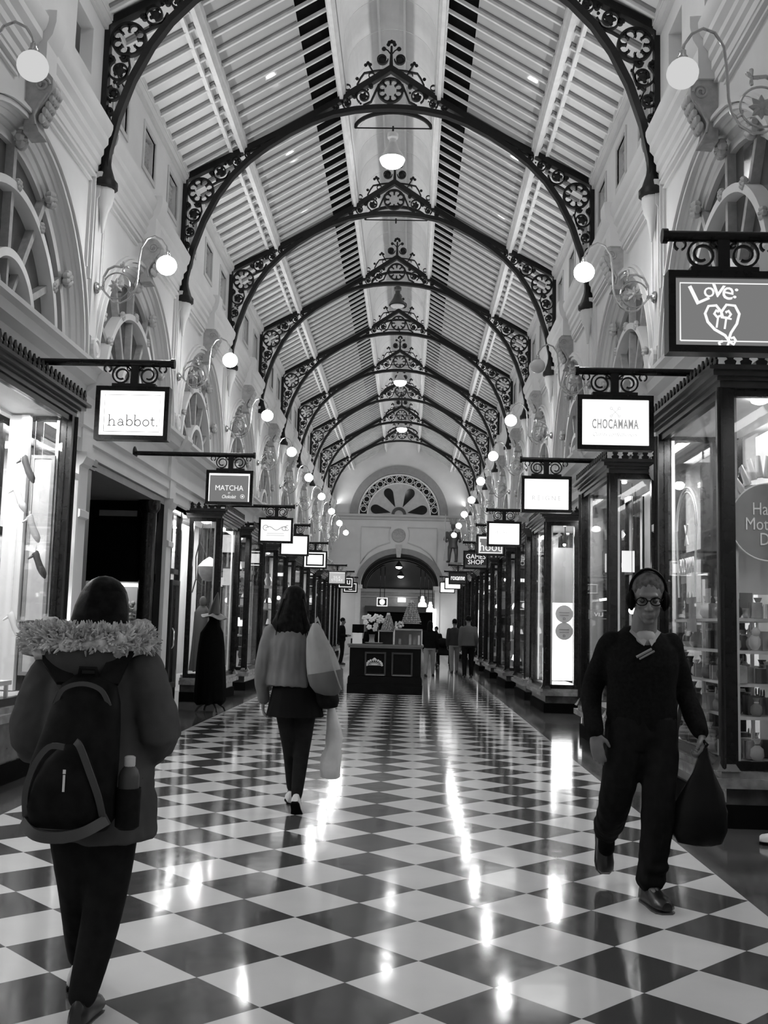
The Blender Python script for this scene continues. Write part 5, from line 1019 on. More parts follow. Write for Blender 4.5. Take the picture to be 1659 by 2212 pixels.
# pushchair in the distance
t = thing('pushchair', 'dark pushchair with small wheels beside the distant pair of walkers', 'pushchair', (1.75, 36.8, 0)); m = MB()
for q in (-.22, .22): m.tube([(1.75+q, 36.5, .15), (1.75+q, 37.0, .55), (1.75+q, 37.25, 1.0)], .016, 6); m.tube([(1.75+q, 37.15, .15), (1.75+q, 36.75, .5), (1.75+q, 36.6, .7)], .016, 6)
m.tube([(1.53, 37.25, 1.0), (1.97, 37.25, 1.0)], .02, 6); m.build('frame', IRON, t); m = MB(); m.loops([[V3(1.53, 36.6, .45), V3(1.97, 36.6, .45), V3(1.97, 37.0, .45), V3(1.53, 37.0, .45)], [V3(1.53, 36.6, .52), V3(1.97, 36.6, .52), V3(1.97, 37.1, .95), V3(1.53, 37.1, .95)]]); m.build('seat', KNITB, t, False)
m = MB(); m.sph((1.75, 36.95, .88), (.24, .25, .18), 14); m.build('hood', KNITB, t)
for q in (-.24, .24):
    for y in (36.5, 37.15): m = MB(); m.tube([(1.75+q+.02*cos(0), y+.09*cos(a), .095+.09*sin(a)) for a in [k*pi/7 for k in range(14)]], .022, 6, True); m.sph((1.75+q, y, .095), (.015, .04, .04), 8); m.build('wheel', IRON, t)
KIOSK = M('ebonised_counter_wood', .006, .38, 0, .2, 10, spec=.06)
# ================================================================ SWEET COUNTER IN THE MIDDLE OF THE ARCADE
ky = 22.0
t = thing('display_counter', 'black panelled sweet counter standing in the middle of the arcade', 'counter', (.04, 22.8, 0))
def kb(m, x0, x1, a, z0, z1): m.bx(.04-x0, .04+x1, ky-a, ky+1.9+a, z0, z1)
m = MB(); kb(m, .8, .8, .03, 0, .16); kb(m, .8, .8, .02, .16, .2); m.build('plinth', KIOSK, t, False); m = MB(); kb(m, .79, .79, .0, .2, .33); kb(m, .78, .78, .0, .33, .36); m.build('base_moulding', KIOSK, t, False)
m = MB(); kb(m, .76, .76, -.03, .36, 1.0); m.build('body', KIOSK, t, False); m = MB(); kb(m, .81, .81, .02, 1.0, 1.04); kb(m, .79, .79, 0, .96, 1.0); m.build('countertop', M('worn_counter_top', .12, .25), t, False)
for x in (-.17, .4):
    m = MB(); m.rect_frame((x, ky+.03, .63), (1, 0, 0), (0, 0, 1), (0, -1, 0), .38, .42, .035, .025); m.build('panel_frame', TIMB2, t, False)
    m = MB(); m.bx(x-.2, x+.2, ky-.02, ky+.03, .385, .4); m.build('panel_ledge', MID, t, False)
m = MB()
for a in range(0, 181, 20): m.sph((-.19+.16*cos(radians(a)), ky+.02, .6+.11*sin(radians(a))), (.028, .012, .025), 7); m.tube([(-.19, ky+.02, .6), (-.19+.15*cos(radians(a)), ky+.015, .6+.1*sin(radians(a)))], .007, 5)
m.sph((-.19, ky+.02, .73), (.03, .012, .025), 8); m.build('crest_emblem', PALE, t)
MACA, MACB = M('pale_macaron', .34, .6, 0, .2, 12), M('mid_macaron', .25, .6, 0, .2, 12)
def tower(x, y, z0, z1, r0, r1, label, n):
    o = thing('macaron_tower', label, 'macaron tower', (x, y, z0), 'cone towers of macarons on the counter'); m = MB(); m.lathe([(r0-.02, z0), (r1-.01, z1-.02), (0, z1)], (x, y, 0), 16); m.build('cone_stand', PALE, o)
    m = MB(); m.lathe([(r0+.02, z0-.01), (r0+.02, z0), (0, z0)], (x, y, 0), 18); m.build('tray', DARK, o)
    a, b = MB(), MB()
    for i in range(n):
        zt = z0+.02+(z1-z0-.02)*(i+.5)/n; r = r0+(r1-r0)*(i+.5)/n; k = max(3, int(2*pi*r/.05))
        for j in range(k):
            q = 2*pi*(j+.5*(i % 2))/k; (a if (i+j) % 2 else b).sph((x+r*cos(q), y+r*sin(q), zt), (.026, .026, .02), 6)
    a.build('pale_macarons', MACA, o)['kind'] = 'stuff'; b.build('grey_macarons', MACB, o)['kind'] = 'stuff'
    m = MB(); [m.sph((x+.02*cos(k), y+.02*sin(k), z1+.01), (.02, .02, .03), 6) for k in range(5)]; m.build('top_bow', PALE, o)
tower(.075, ky+.5, 1.32, 1.68, .14, .03, 'shorter cone tower of macarons, left one on the sweet counter', 10); tower(.58, ky+.55, 1.5, 1.96, .2, .05, 'taller cone tower of macarons, right one on the sweet counter', 11)
def case(x0, x1, y0, y1, z0, z1, label, back):
    o = thing('glass_display_case', label, 'display case', ((x0+x1)/2, (y0+y1)/2, z0)); m = MB(); m.bx(x0, x1, y0, y0+.012, z0, z1); m.bx(x0, x0+.012, y0, y1, z0, z1); m.bx(x1-.012, x1, y0, y1, z0, z1); m.build('pane', GLASS, o, False)
    m = MB(); m.bx(x0-.01, x1+.01, y0-.01, y1+.01, z1, z1+.03); m.build('top', MID, o, False); m = MB(); m.bx(x0, x1, y1-.02, y1, z0, z1); m.build('back', back, o, False)
    m = MB(); [m.bx(p-.01, p+.01, y0-.005, y0+.015, z0, z1) for p in (x0, x1)]; m.build('upright', PALE, o, False); return o
case(.22, .81, ky+.15, ky+.75, 1.04, 1.35, 'glass display case under the taller macaron tower', MID); case(-.12, .2, ky+.3, ky+.8, 1.04, 1.31, 'dark display case under the shorter macaron tower', DARK)
for k, (x, w_, h) in enumerate(((.34, .05, .12), (.48, .06, .17), (.56, .05, .22), (.66, .06, .14), (.75, .04, .2))):
    tag(MB().bx(x-w_/2, x+w_/2, ky+.35, ky+.45, 1.045, 1.045+h).build('sweet_box', [MACA, DARK, PALE, MACB, WHITE][k], None, False), f'upright sweet box inside the glass display case, {ORD[k]} from the left', 'box', 'sweet boxes in the glass display case')
t = thing('card_sign', 'pale card standing on the left corner of the sweet counter', 'card', (-.57, ky+.1, 1.04)); MB().bx(-.675, -.465, ky+.08, ky+.1, 1.045, 1.27).build('card', WHITE, t, False); MB().bx(-.66, -.48, ky+.05, ky+.14, 1.04, 1.05).build('foot', PALE, t, False)
t = thing('cash_register', 'small black till behind the pale card on the sweet counter', 'till', (-.6, ky+.9, 1.04)); m = MB(); m.bx(-.75, -.45, ky+.8, ky+1.1, 1.04, 1.14); m.build('base', BLACK, t, False); m = MB(); m.box((-.6, ky+.95, 1.36), (.26, .05, .18), Matrix.Rotation(-.3, 3, 'X')); m.tube([(-.6, ky+.95, 1.12), (-.6, ky+.95, 1.3)], .025, 6); m.build('screen', BLACK, t, False)
t = thing('serving_tray', 'round tray lying on the counter before the shorter macaron tower', 'tray', (-.22, ky+.25, 1.04)); MB().lathe([(0, 1.045), (.17, 1.045), (.2, 1.07), (.19, 1.075), (.16, 1.055), (0, 1.055)], (-.22, ky+.3, 0), 20).build('dish', MID, t)
def orchid(x, y, z0, pts, label):
    o = thing('orchid_vase', label, 'flower vase', (x, y, z0), 'orchids on the sweet counter'); MB().lathe([(.05, z0), (.07, z0+.1), (.05, z0+.24), (.045, z0+.26), (.03, z0+.24)], (x, y, 0), 14).build('vase', BLACK, o); m = MB(); b = MB()
    for px_, pz in pts:
        m.tube([(x, y, z0+.2), (x+(px_-x)*.3, y, z0+.4), (px_, y, pz)], .008, 5)
        for k in range(5): a = k*1.257+px_*9; b.sph((px_+.035*cos(a), y-.02, pz+.035*sin(a)), (.03, .012, .026), 6)
        b.sph((px_, y-.03, pz), .014, 6)
    m.build('stem', DARK, o); b.build('blossom', WHITE, o)
orchid(-.4, ky+.6, 1.04, [(-.45, 1.6), (-.36, 1.63), (-.3, 1.56), (-.42, 1.5), (-.34, 1.4)], 'vase of pale orchids on the counter, left of the two vases'); orchid(-.16, ky+.7, 1.04, [(-.2, 1.64), (-.1, 1.62), (-.14, 1.54), (-.26, 1.58), (-.2, 1.44), (-.22, 1.36), (-.05, 1.55)], 'vase of pale orchids on the counter, right of the two vases')
t = thing('flower_bunch', 'pale flowers on the display case left of the taller macaron tower', 'flowers', (.32, ky+.4, 1.38)); m = MB()
for k in range(18): m.sph((.32+rnd.uniform(-.08, .08), ky+.4+rnd.uniform(-.05, .05), 1.42+rnd.uniform(-.04, .1)), rnd.uniform(.02, .035), 6)
m.build('petals', PALE, t); MB().lathe([(.03, 1.38), (.04, 1.41), (.03, 1.42)], (.32, ky+.4, 0), 10).build('pot', MID, t)
# ================================================================ CLOAKED FIGURE WITH POINTED HAT
t = thing('cloaked_mannequin', 'dress stand in a long black cloak and grey pointed hat outside the corner shop', 'mannequin', (-2.62, 16.5, 0)); m = MB(); rings = []
for z, a, d, cx in ((.14, .23, .18, -2.62), (.2, .25, .19, -2.62), (.5, .24, .19, -2.62), (.8, .225, .175, -2.63), (1.05, .21, .16, -2.63), (1.25, .185, .13, -2.63), (1.36, .12, .1, -2.62), (1.45, .085, .085, -2.6), (1.5, .08, .08, -2.6)):
    rings.append([V3(cx+a*cos(2*pi*k/44)*(1+.05*sin(k*1.9)*max(0, 1.3-z)), 16.5+d*sin(2*pi*k/44)*(1+.06*sin(k*2.3)*max(0, 1.3-z)), z+(.03*sin(k*.9) if z < .15 else 0)) for k in range(44)])
m.loops(rings); m.build('cloak', BLACK, t, True, ang=80)
m = MB(); m.sph((-2.6, 16.48, 1.5), (.085, .09, .1), 12); m.build('head_form', BLACK, t)
m = MB(); rings = []
for z, r, cx in ((1.55, .1, -2.6), (1.62, .085, -2.595), (1.72, .06, -2.585), (1.82, .035, -2.57), (1.9, .008, -2.555)): rings.append([V3(cx+r*cos(2*pi*k/24), 16.48+r*sin(2*pi*k/24), z) for k in range(24)])
m.loops(rings); h_ = m.build('hat_cone', DARK, t); m = MB(); rings = []
for r, z in ((.1, 1.545), (.16, 1.52), (.215, 1.5), (.215, 1.49), (.1, 1.53)): rings.append([V3(-2.595+r*cos(2*pi*k/28), 16.48+r*sin(2*pi*k/28), z-.1*(r-.1)*cos(2*pi*k/28)*2+.02*sin(k)) for k in range(28)])
m.loops(rings); m.build('hat_brim', MID, t)
for k in range(4): a = k*pi/2+.6; m = MB(); m.tube([(-2.6, 16.5, .2), (-2.6+.13*cos(a), 16.5+.13*sin(a), .13), (-2.6+.22*cos(a), 16.5+.22*sin(a), .07), (-2.6+.25*cos(a), 16.5+.25*sin(a), .012)], .016, 7); m.build('stand_leg', IRON, t)
m = MB(); m.tube([(-2.6, 16.5, .15), (-2.6, 16.5, 1.3)], .02, 8); m.build('pole', IRON, t)
# ================================================================ CARVED GUARDIAN FIGURE ON THE RIGHT OF THE END ARCH
t = thing('carved_statue', 'dark carved standing warrior figure high on the wall right of the end archway', 'statue', (2.62, 50.8, 4.75)); m = MB(); c = V3(2.62, 50.8, 0)
torso(m, [(c+V3(0, 0, 5.35), .26, .2), (c+V3(0, 0, 5.6), .22, .18), (c+V3(0, 0, 5.85), .3, .2), (c+V3(0, 0, 6.1), .3, .18), (c+V3(0, 0, 6.2), .12, .1)], (-.5, -1, 0))
head(m, c+V3(0, -.04, 6.42), (-.5, -1, 0), .1, 1.5)
for q in (-1, 1): limb(m, [c+V3(q*.13, 0, 5.4), c+V3(q*.17, -.06, 5.05), c+V3(q*.18, 0, 4.7)], [.13, .09, .07]); limb(m, [c+V3(q*.18, 0, 4.7), c+V3(q*.2-.08, -.2, 4.66)], .06); limb(m, [c+V3(q*.3, 0, 6.08), c+V3(q*.4, -.05, 5.75), c+V3(q*.32, -.25, 5.65)], [.1, .08, .06]); hand(m, c+V3(q*.32, -.25, 5.65), (0, -1, .1), (q, 0, 0), (0, 0, 1), .9, 1.4)
remesh(m.build('figure', DARK, t), .025, 3); m = MB(); m.sph(c+V3(0, -.03, 6.6), (.17, .18, .12), 12); [m.tube([c+V3(.06*k, 0, 6.66), c+V3(.1*k, .05, 6.85)], [.04, .01], 5) for k in (-2, -1, 0, 1, 2)]; m.build('plumed_helmet', MID, t)
m = MB(); m.lathe([(.02, 4.25), (.1, 4.35), (.3, 4.55), (.36, 4.64), (0, 4.64)], (2.75, 50.9, 0), 14); m.bx(2.75, 3.44, 50.75, 51.05, 4.45, 4.64); m.build('corbel', CARVE, t); m = MB(); m.tube([c+V3(-.42, -.25, 4.7), c+V3(-.4, -.25, 7.0)], .025, 6); m.build('spear', CARVE, t)
# ================================================================ SHOE SHOP WINDOW (LEFT)
SHOEP = [DARK, WHITE, PALE, MID]
def hang_shoe(x, y, z, mat, ang, label, top=3.3, tip=.85):
    o = thing('court_shoe', label, 'shoe', (x, y, z), 'shoes hung on threads in the shoe shop window'); f = V3(sin(ang), cos(ang), 0); r = V3(cos(ang), -sin(ang), 0); q = Matrix.Rotation(-tip, 3, r); F_, U_ = q @ f, q @ V3(0, 0, 1); c = V3(x, y, z)
    m = MB(); rings = []
    for tt, w, lo, hi in ((-.12, .02, .05, .115), (-.1, .028, .045, .12), (-.04, .03, .025, .09), (.02, .034, .0, .07), (.07, .04, -.01, .06), (.11, .034, -.01, .045), (.14, .008, -.004, .012)): rings.append([c+F_*tt+r*w*cos(2*pi*k/14)+U_*((lo+hi)/2+(hi-lo)/2*sin(2*pi*k/14)) for k in range(14)])
    m.loops(rings); m.build('upper', mat, o); m = MB(); m.tube([c-F_*.1+U_*.06, c-F_*.105, c-F_*.105-U_*.005], [.016, .008, .008], 7); m.build('heel', mat, o); m = MB(); m.tube([c-F_*.11+U_*.09, (x, y, top)], .002, 4); m.tube([c-F_*.11+U_*.09+V3(0, 0, .02*0), c-F_*.11+U_*.09+V3(0, 0, .05)], .008, 5); m.build('thread', WHITE, o)
for k, (x, y, z, mt, ang, lab) in enumerate(((-3.16, 9.55, 2.8, 0, 1.2, 'dark court shoe hanging topmost in the shoe window'), (-3.24, 9.6, 2.52, 1, 1.2, 'white court shoe hanging just below the topmost dark one'), (-3.09, 9.6, 2.24, 2, .9, 'pale shoe hanging alone halfway up before the white post'), (-3.03, 9.65, 1.9, 0, 1.2, 'dark shoe hanging below the pale shoe in the shoe window'), (-3.17, 9.5, 1.32, 1, 1.2, 'white shoe hanging lowest in the shoe window'), (-3.3, 9.2, 2.0, 3, .9, 'grey shoe hanging behind the others at the left edge'))): hang_shoe(x, y, z, SHOEP[mt], ang, lab)
t = thing('partition_post', 'broad white inner post of the shoe shop window', 'post', (-3.33, 9.98, .72)); MB().bx(-3.37, -3.29, 9.95, 10.03, .72, 3.43).build('shaft', WHITE, t, False)
t = thing('mirror_panel', 'tall framed pane in the shoe shop window between the white post and the black corner', 'mirror', (-3.16, 10.0, 2)); m = MB(); m.rect_frame((-3.15, 10.0, 1.95), (1, 0, 0), (0, 0, 1), (0, 1, 0), .17, 2.1, .035, .03); m.build('frame', MID, t, False); MB().bx(-3.24, -3.06, 10.01, 10.02, .9, 3.0).build('pane', PALE, t, False)
t = thing('white_screen', 'white end screen filling the back of the shoe shop window', 'screen', (-3.45, 10.0, .72)); MB().bx(-3.5, -3.37, 9.98, 10.02, .72, 3.43).build('board', WHITE, t, False)
t = thing('strip_light', 'slanting strip light seen through the shoe shop glass', 'strip light', (-3.15, 9.9, 2.08)); MB().box((-3.14, 9.9, 2.08), (.14, .03, .03), Matrix.Rotation(.2, 3, 'Y')).build('tube', TUBE, t, False)
t = thing('display_table', 'low white table with small items along the bottom of the shoe shop window', 'table', (-3.3, 9.0, .7)); MB().bx(-3.45, -3.05, 8.4, 9.3, .82, .86).build('tabletop', WHITE, t, False)
for x, y in ((-3.42, 8.45), (-3.08, 8.45), (-3.42, 9.25), (-3.08, 9.25)): MB().bx(x-.015, x+.015, y-.015, y+.015, .71, .82).build('leg', WHITE, t, False)
for k in range(7):
    o = thing('stemmed_glass', 'small stemmed glass in the row on the ledge of the shoe shop window', 'glass', (-3.1, 9.5+.055*k, 1.25), 'stemmed glasses on the shoe shop ledge'); MB().lathe([(.02, 1.255), (.004, 1.262), (.004, 1.32), (.022, 1.35), (.024, 1.4), (.02, 1.4), (.016, 1.35)], (-3.1, 9.5+.055*k, 0), 8).build('bowl', CHROME, o)
t = thing('display_ledge', 'thin ledge carrying the stemmed glasses in the shoe shop window', 'ledge', (-3.1, 9.7, 1.24)); MB().bx(-3.16, -3.04, 9.45, 9.92, 1.235, 1.25).build('board', WHITE, t, False)
for k, (y, c_) in enumerate(((8.55, DARK), (8.8, PALE), (9.05, MID))):
    o = thing('shoe_box', f'lidded shoe box on the low white table, {ORD[k]} from the left edge', 'box', (-3.25, y, .86), 'shoe boxes in the left window'); MB().bx(-3.36, -3.14, y-.08, y+.08, .862, .95).build('box', c_, o, False); MB().bx(-3.37, -3.13, y-.085, y+.085, .93, .96).build('lid', PALE, o, False)
# ================================================================ CORNER SHOP (LEFT) WITH THE BIG HANGING KETTLE LAMP
t = thing('hanging_lantern', 'big pale domed lantern hanging in the corner shop window', 'lantern', (-3.2, 19.0, 2.5)); MB().lathe([(.02, 2.62), (.12, 2.55), (.2, 2.46), (.21, 2.44), (0, 2.44)], (-3.2, 18.95, 0), 18).build('lit_dome', SIGNLIT, t); MB().lathe([(.21, 2.44), (.2, 2.32), (.14, 2.22), (.04, 2.17), (0, 2.17)], (-3.2, 18.95, 0), 18).build('bowl', CARVE, t); MB().tube([(-3.2, 18.95, 2.6), (-3.2, 18.95, 3.3)], .01, 5).build('rod', IRON, t)
t = thing('twig_branch', 'bare crooked branch hanging in the corner shop window', 'branch', (-3.3, 18.7, 2.3)); m = MB(); m.tube([(-3.3, 18.75, 3.25), (-3.36, 18.75, 2.9), (-3.42, 18.75, 2.6), (-3.4, 18.75, 2.2), (-3.46, 18.75, 1.95)], .012, 5); m.tube([(-3.36, 18.75, 2.9), (-3.28, 18.75, 2.75), (-3.22, 18.75, 2.6)], .008, 5); m.tube([(-3.4, 18.75, 2.2), (-3.3, 18.75, 2.1), (-3.2, 18.75, 2.08)], .007, 5); m.build('twigs', DARK, t)
t = thing('robed_dummy', 'dark robed dress dummy inside the corner shop window', 'mannequin', (-3.3, 19.1, .5)); m = MB(); rings = [[V3(-3.32+a*cos(2*pi*k/24)*(1+.1*sin(k*2.1)), 19.1+a*.7*sin(2*pi*k/24), z) for k in range(24)] for z, a in ((.52, .2), (.9, .17), (1.3, .15), (1.6, .14), (1.72, .06))]; m.loops(rings); m.build('robe', DARK, t, True, ang=80); MB().sph((-3.32, 19.1, 1.8), (.07, .08, .1), 12).build('head_form', DARK, t)
t = thing('drape', 'pale cloth hanging beside the dark dummy in the corner shop window', 'cloth', (-3.12, 19.0, 1.6)); m = MB(); m.loops([[V3(-3.16+.08*k/10+.0, 18.98+.03*sin(k*1.6)+dd, 2.05) for k in range(11)]+[V3(-3.16+.08*k/10, 19.0+.03*sin(k*1.6)+dd, 2.05) for k in range(10, -1, -1)] if z > 1.5 else [V3(-3.24+.09*k/10, 18.98+.04*sin(k*1.6)+dd, .55) for k in range(11)]+[V3(-3.24+.09*k/10, 19.0+.04*sin(k*1.6)+dd, .55) for k in range(10, -1, -1)] for z, dd in ((2, 0), (1, 0))]); m.build('cloth', PALE, t)
# ================================================================ CONFECTIONERY WINDOW (RIGHT)
SW = [WHITE, PALE, MID, DARK, CARVE, M('ribboned_cellophane', .5, .2, .2, .3, 9), M('dark_chocolate_wrap', .07, .3), M('silver_foil_wrap', .6, .2, .7, .2, 18)]
t = thing('shelf_rack', 'white slotted shelf rack full of sweets in the confectionery window', 'shelves', (3.3, 8.4, .5)); up_ = [(3.26, 8.3), (3.46, 8.3), (3.05, 8.9)]
for x, y in up_:
    m = MB(); m.bx(x-.012, x+.012, y-.012, y+.012, .48, 1.9); m.build('upright', WHITE, t, False)
for z in (.8, 1.05, 1.3, 1.55): m = MB(); m.bx(3.02, 3.48, 8.02, 9.75, z-.012, z+.012); m.build('shelf', WHITE, t, False)
def sweet(kind, x, y, z, mat, s):
    labs = {0: 'small upright box of chocolates on the confectionery shelves', 1: 'gathered cellophane bag of sweets on the confectionery shelves', 2: 'round wrapped chocolate on the confectionery shelves', 3: 'moulded chocolate rabbit on the confectionery shelves'}
    o = thing(['sweet_box', 'sweet_bag', 'wrapped_sweet', 'chocolate_rabbit'][kind], labs[kind], ['box', 'sweet bag', 'sweet', 'chocolate rabbit'][kind], (x, y, z), ['boxes of chocolates on the shelves', 'bags of sweets on the shelves', 'wrapped sweets on the shelves', 'chocolate rabbits on the shelves'][kind])
    if kind == 0: MB().bx(x-.04*s, x+.04*s, y-.05*s, y+.05*s, z, z+.12*s).build('carton', mat, o, False); MB().bx(x-.042*s, x+.042*s, y-.012*s, y+.012*s, z, z+.122*s).build('ribbon', SW[rnd.randrange(4)], o, False)
    elif kind == 1: MB().lathe([(.03*s, z), (.05*s, z+.03*s), (.045*s, z+.08*s), (.012*s, z+.11*s), (.03*s, z+.15*s)], (x, y, 0), 9).build('bag', mat, o, ang=80); MB().tube([(x+.016*s*cos(a), y+.016*s*sin(a), z+.112*s) for a in [k*pi/4 for k in range(8)]], .006*s, 5, True).build('ribbon', SW[rnd.randrange(4)], o)
    elif kind == 2: MB().sph((x, y, z+.035*s), .035*s, 9).build('wrapper', mat, o)
    else:
        m = MB(); m.sph((x, y, z+.05*s), (.035*s, .045*s, .05*s), 9); m.sph((x, y-.02*s, z+.11*s), (.026*s, .03*s, .028*s), 8); [m.sph((x+q*.012*s, y-.01*s, z+.155*s), (.008*s, .012*s, .035*s), 7) for q in (-1, 1)]; m.build('figure', mat, o)
for z in (.48, .815, 1.065, 1.315, 1.565):
    for r in range(3):
        for k in range(11):
            y = 8.07+.145*k+rnd.uniform(-.02, .02); x = 3.06+.165*r+rnd.uniform(-.02, .02)
            if any(abs(x-a) < .06 and abs(y-b) < .06 for a, b in up_): continue
            sweet(rnd.choice((0, 0, 1, 1, 2, 3)), x, y, z, rnd.choice(SW), rnd.uniform(.9, 1.35))
t = thing('window_decal', 'round window sticker lettered Happy Mothers Day on the confectionery glass', 'sticker', (3.28, 7.93, 2.3)); m = MB(); m.lathe([(0, 0), (.3, 0), (.3, .003), (0, .003)], (3.28, 7.925, 2.3), 36, Matrix.Rotation(pi/2, 3, 'X')); m.build('disc', MID, t, False); m = MB(); m.tube([(3.28+.3*cos(a), 7.92, 2.3+.3*sin(a)) for a in [k*pi/24 for k in range(48)]], .006, 5, True); m.build('rim', WINK2 if False else WHITE, t)
text("Happy\nMother's\nDay", .38, .36, (3.29, 7.918, 2.27), (1, 0, 0), (0, 0, 1), WHITE, t)
t = thing('paper_backdrop', 'crumpled pale paper palm backdrop behind the round window sticker', 'backdrop', (3.35, 8.2, 2.3)); m = MB()
for k in range(9): a = radians(40+k*14); m.tube([(3.3+.25*cos(a)*.8, 8.12, 2.3+.38*sin(a)), (3.3+.3*cos(a), 8.13, 2.35+.5*sin(a)), (3.32+.36*cos(a), 8.14, 2.3+.46*sin(a))], [.03, .02, .004], 6)
m.bx(3.1, 3.47, 8.14, 8.16, 1.75, 2.62); m.build('paper', WHITE, t, True, ang=60)
t = thing('picture_tile', 'dark square tag under the paper backdrop', 'tag', (3.14, 8.1, 1.7)); MB().bx(3.1, 3.2, 8.09, 8.1, 1.64, 1.76).build('tile', MID, t, False)
t = thing('window_decal', 'arched line sticker with CHOCAMAMA lettering on the front glass of the confectionery window', 'sticker', (2.93, 9.0, 2.3)); m = MB()
for r in (.34, .3): m.tube([(2.938, 9.02-r*cos(a), 2.35+r*1.05*sin(a)) for a in [pi*k/24 for k in range(25)]], .008, 5); m.tube([(2.938, 9.02-r, 2.35), (2.938, 9.02-r*.8, 1.75)], .003, 5); m.tube([(2.938, 9.02+r, 2.35), (2.938, 9.02+r*.8, 1.75)], .003, 5)
m.tube([(2.938, 9.07, 2.2), (2.938, 8.97, 2.38)], .007, 5); m.tube([(2.938, 8.97, 2.2), (2.938, 9.07, 2.38)], .007, 5); m.build('arched_line', WHITE, t); text('CHOCAMAMA', .5, .14, (2.937, 9.02, 2.02), (0, -1, 0), (0, 0, 1), WHITE, t)
for k, (y, z, w_, h) in enumerate(((9.1, 1.6, .3, .3), (9.35, 1.95, .18, .14), (8.6, 1.75, .14, .12))):
    o = thing('price_card', f'pale paper notice behind the confectionery glass, {["largest of three", "upper small one", "right small one"][k]}', 'notice', (3.02, y, z), 'notices in the confectionery window'); MB().bx(3.0, 3.005, y-w_/2, y+w_/2, z-h/2, z+h/2).build('paper', PALE, o, False)
t = thing('menu_board', 'dark tilted menu board with a pale edge leaning by the confectionery window', 'menu board', (2.72, 8.75, 0)); R_ = Matrix.Rotation(.18, 3, 'Y'); m = MB(); m.box((2.73, 8.8, .72), (.02, .5, .62), R_); m.build('board', BLACK, t, False); m = MB(); [m.box((2.73+.31*k*sin(.18), 8.8, .72+.31*k*cos(.18)), (.035, .54, .025), R_) for k in (-1, 1)]; [m.box((2.73, 8.8+.265*k, .72), (.035, .025, .64), R_) for k in (-1, 1)]; m.build('edge_frame', CHROME, t, False)
for k in (-1, 1): MB().tube([(2.68, 8.8+.24*k, .42), (2.66, 8.8+.26*k, .0)], .014, 6).build('leg', CHROME, t)
# ================================================================ LAMP SHOP WINDOW (RIGHT, BEHIND THE MAN)
t = thing('exit_sign', 'glowing exit sign read in reverse through the window behind the man', 'exit sign', (3.45, 14.0, 2.75)); MB().bx(3.2, 3.46, 14.15, 14.2, 2.69, 2.83).build('housing', MID, t, False); text('EXIT', .2, .1, (3.335, 14.145, 2.765), (-1, 0, 0), (0, 0, 1), SIGNLIT, t); m = MB(); m.loops([[V3(3.45, 14.148, 2.72), V3(3.45, 14.148, 2.81), V3(3.48, 14.148, 2.765)], [V3(3.45, 14.14, 2.72), V3(3.45, 14.14, 2.81), V3(3.48, 14.14, 2.765)]]); m.build('arrow', SIGNLIT, t, False)
t = thing('lit_notice', 'small lit white panel with a faint mark behind the glass above the man', 'lit panel', (3.4, 14.2, 2.2)); MB().rect_frame((3.26, 14.2, 2.37), (1, 0, 0), (0, 0, 1), (0, -1, 0), .12, .26, .03, .04).build('frame', DARK, t, False); MB().bx(3.2, 3.32, 14.2, 14.22, 2.24, 2.5).build('panel', SIGNLIT2, t, False)
for k, (x, y) in enumerate(((3.12, 12.7), (3.3, 12.7), (3.38, 12.62))):
    o = thing('curtain_rod', f'thin dark upright rod in the window behind the man, {ORD[k]} from the left', 'rod', (x, y, 1.6), 'upright rods behind the glass'); MB().tube([(x, y, .48), (x, y, 3.3-.1*k)], .011, 6).build('rod', IRON, o)
for k, (x, y, z) in enumerate(((3.2, 13.2, 2.28), (3.2, 13.6, 1.55), (3.3, 12.9, 1.7))):
    o = thing('glow_bulb', f'round glowing bulb behind the glass near the man, {["highest", "lowest", "middle"][k]} of three', 'bulb', (x, y, z), 'round bulbs in the lamp window'); MB().sph((x, y, z), .045, 12).build('bulb', GLOW, o); MB().tube([(x, y, z+.04), (x, y, 3.3)], .004, 4).build('flex', IRON, o)
t = thing('light_strip', 'short slanting strip light behind the glass left of the head of the man', 'strip light', (3.2, 14.0, 1.9)); MB().box((3.2, 14.0, 1.87), (.2, .03, .03), Matrix.Rotation(-.15, 3, 'Y')).build('tube', TUBE, t, False)
t = thing('sign_reflection', 'glowing board in place of a sign reflection in the glass above the man', 'reflection', (3.6, 13.2, 2.3)); MB().bx(3.28, 3.5, 13.6, 13.63, 2.22, 2.5).build('board', SIGNLIT2, t, False)  # glowing panel stands in for a white sign mirrored in the glass
t = thing('neon_sign', 'dark outlined sign with reversed letters behind the glass left of the man', 'sign', (3.2, 14.0, 1.5)); MB().rect_frame((3.1, 14.1, 1.66), (1, 0, 0), (0, 0, 1), (0, -1, 0), .24, .1, .012, .02).build('outline', PALE, t, False); text('LIV', .12, .05, (3.1, 14.08, 1.66), (-1, 0, 0), (0, 0, 1), SIGNLIT2, t)
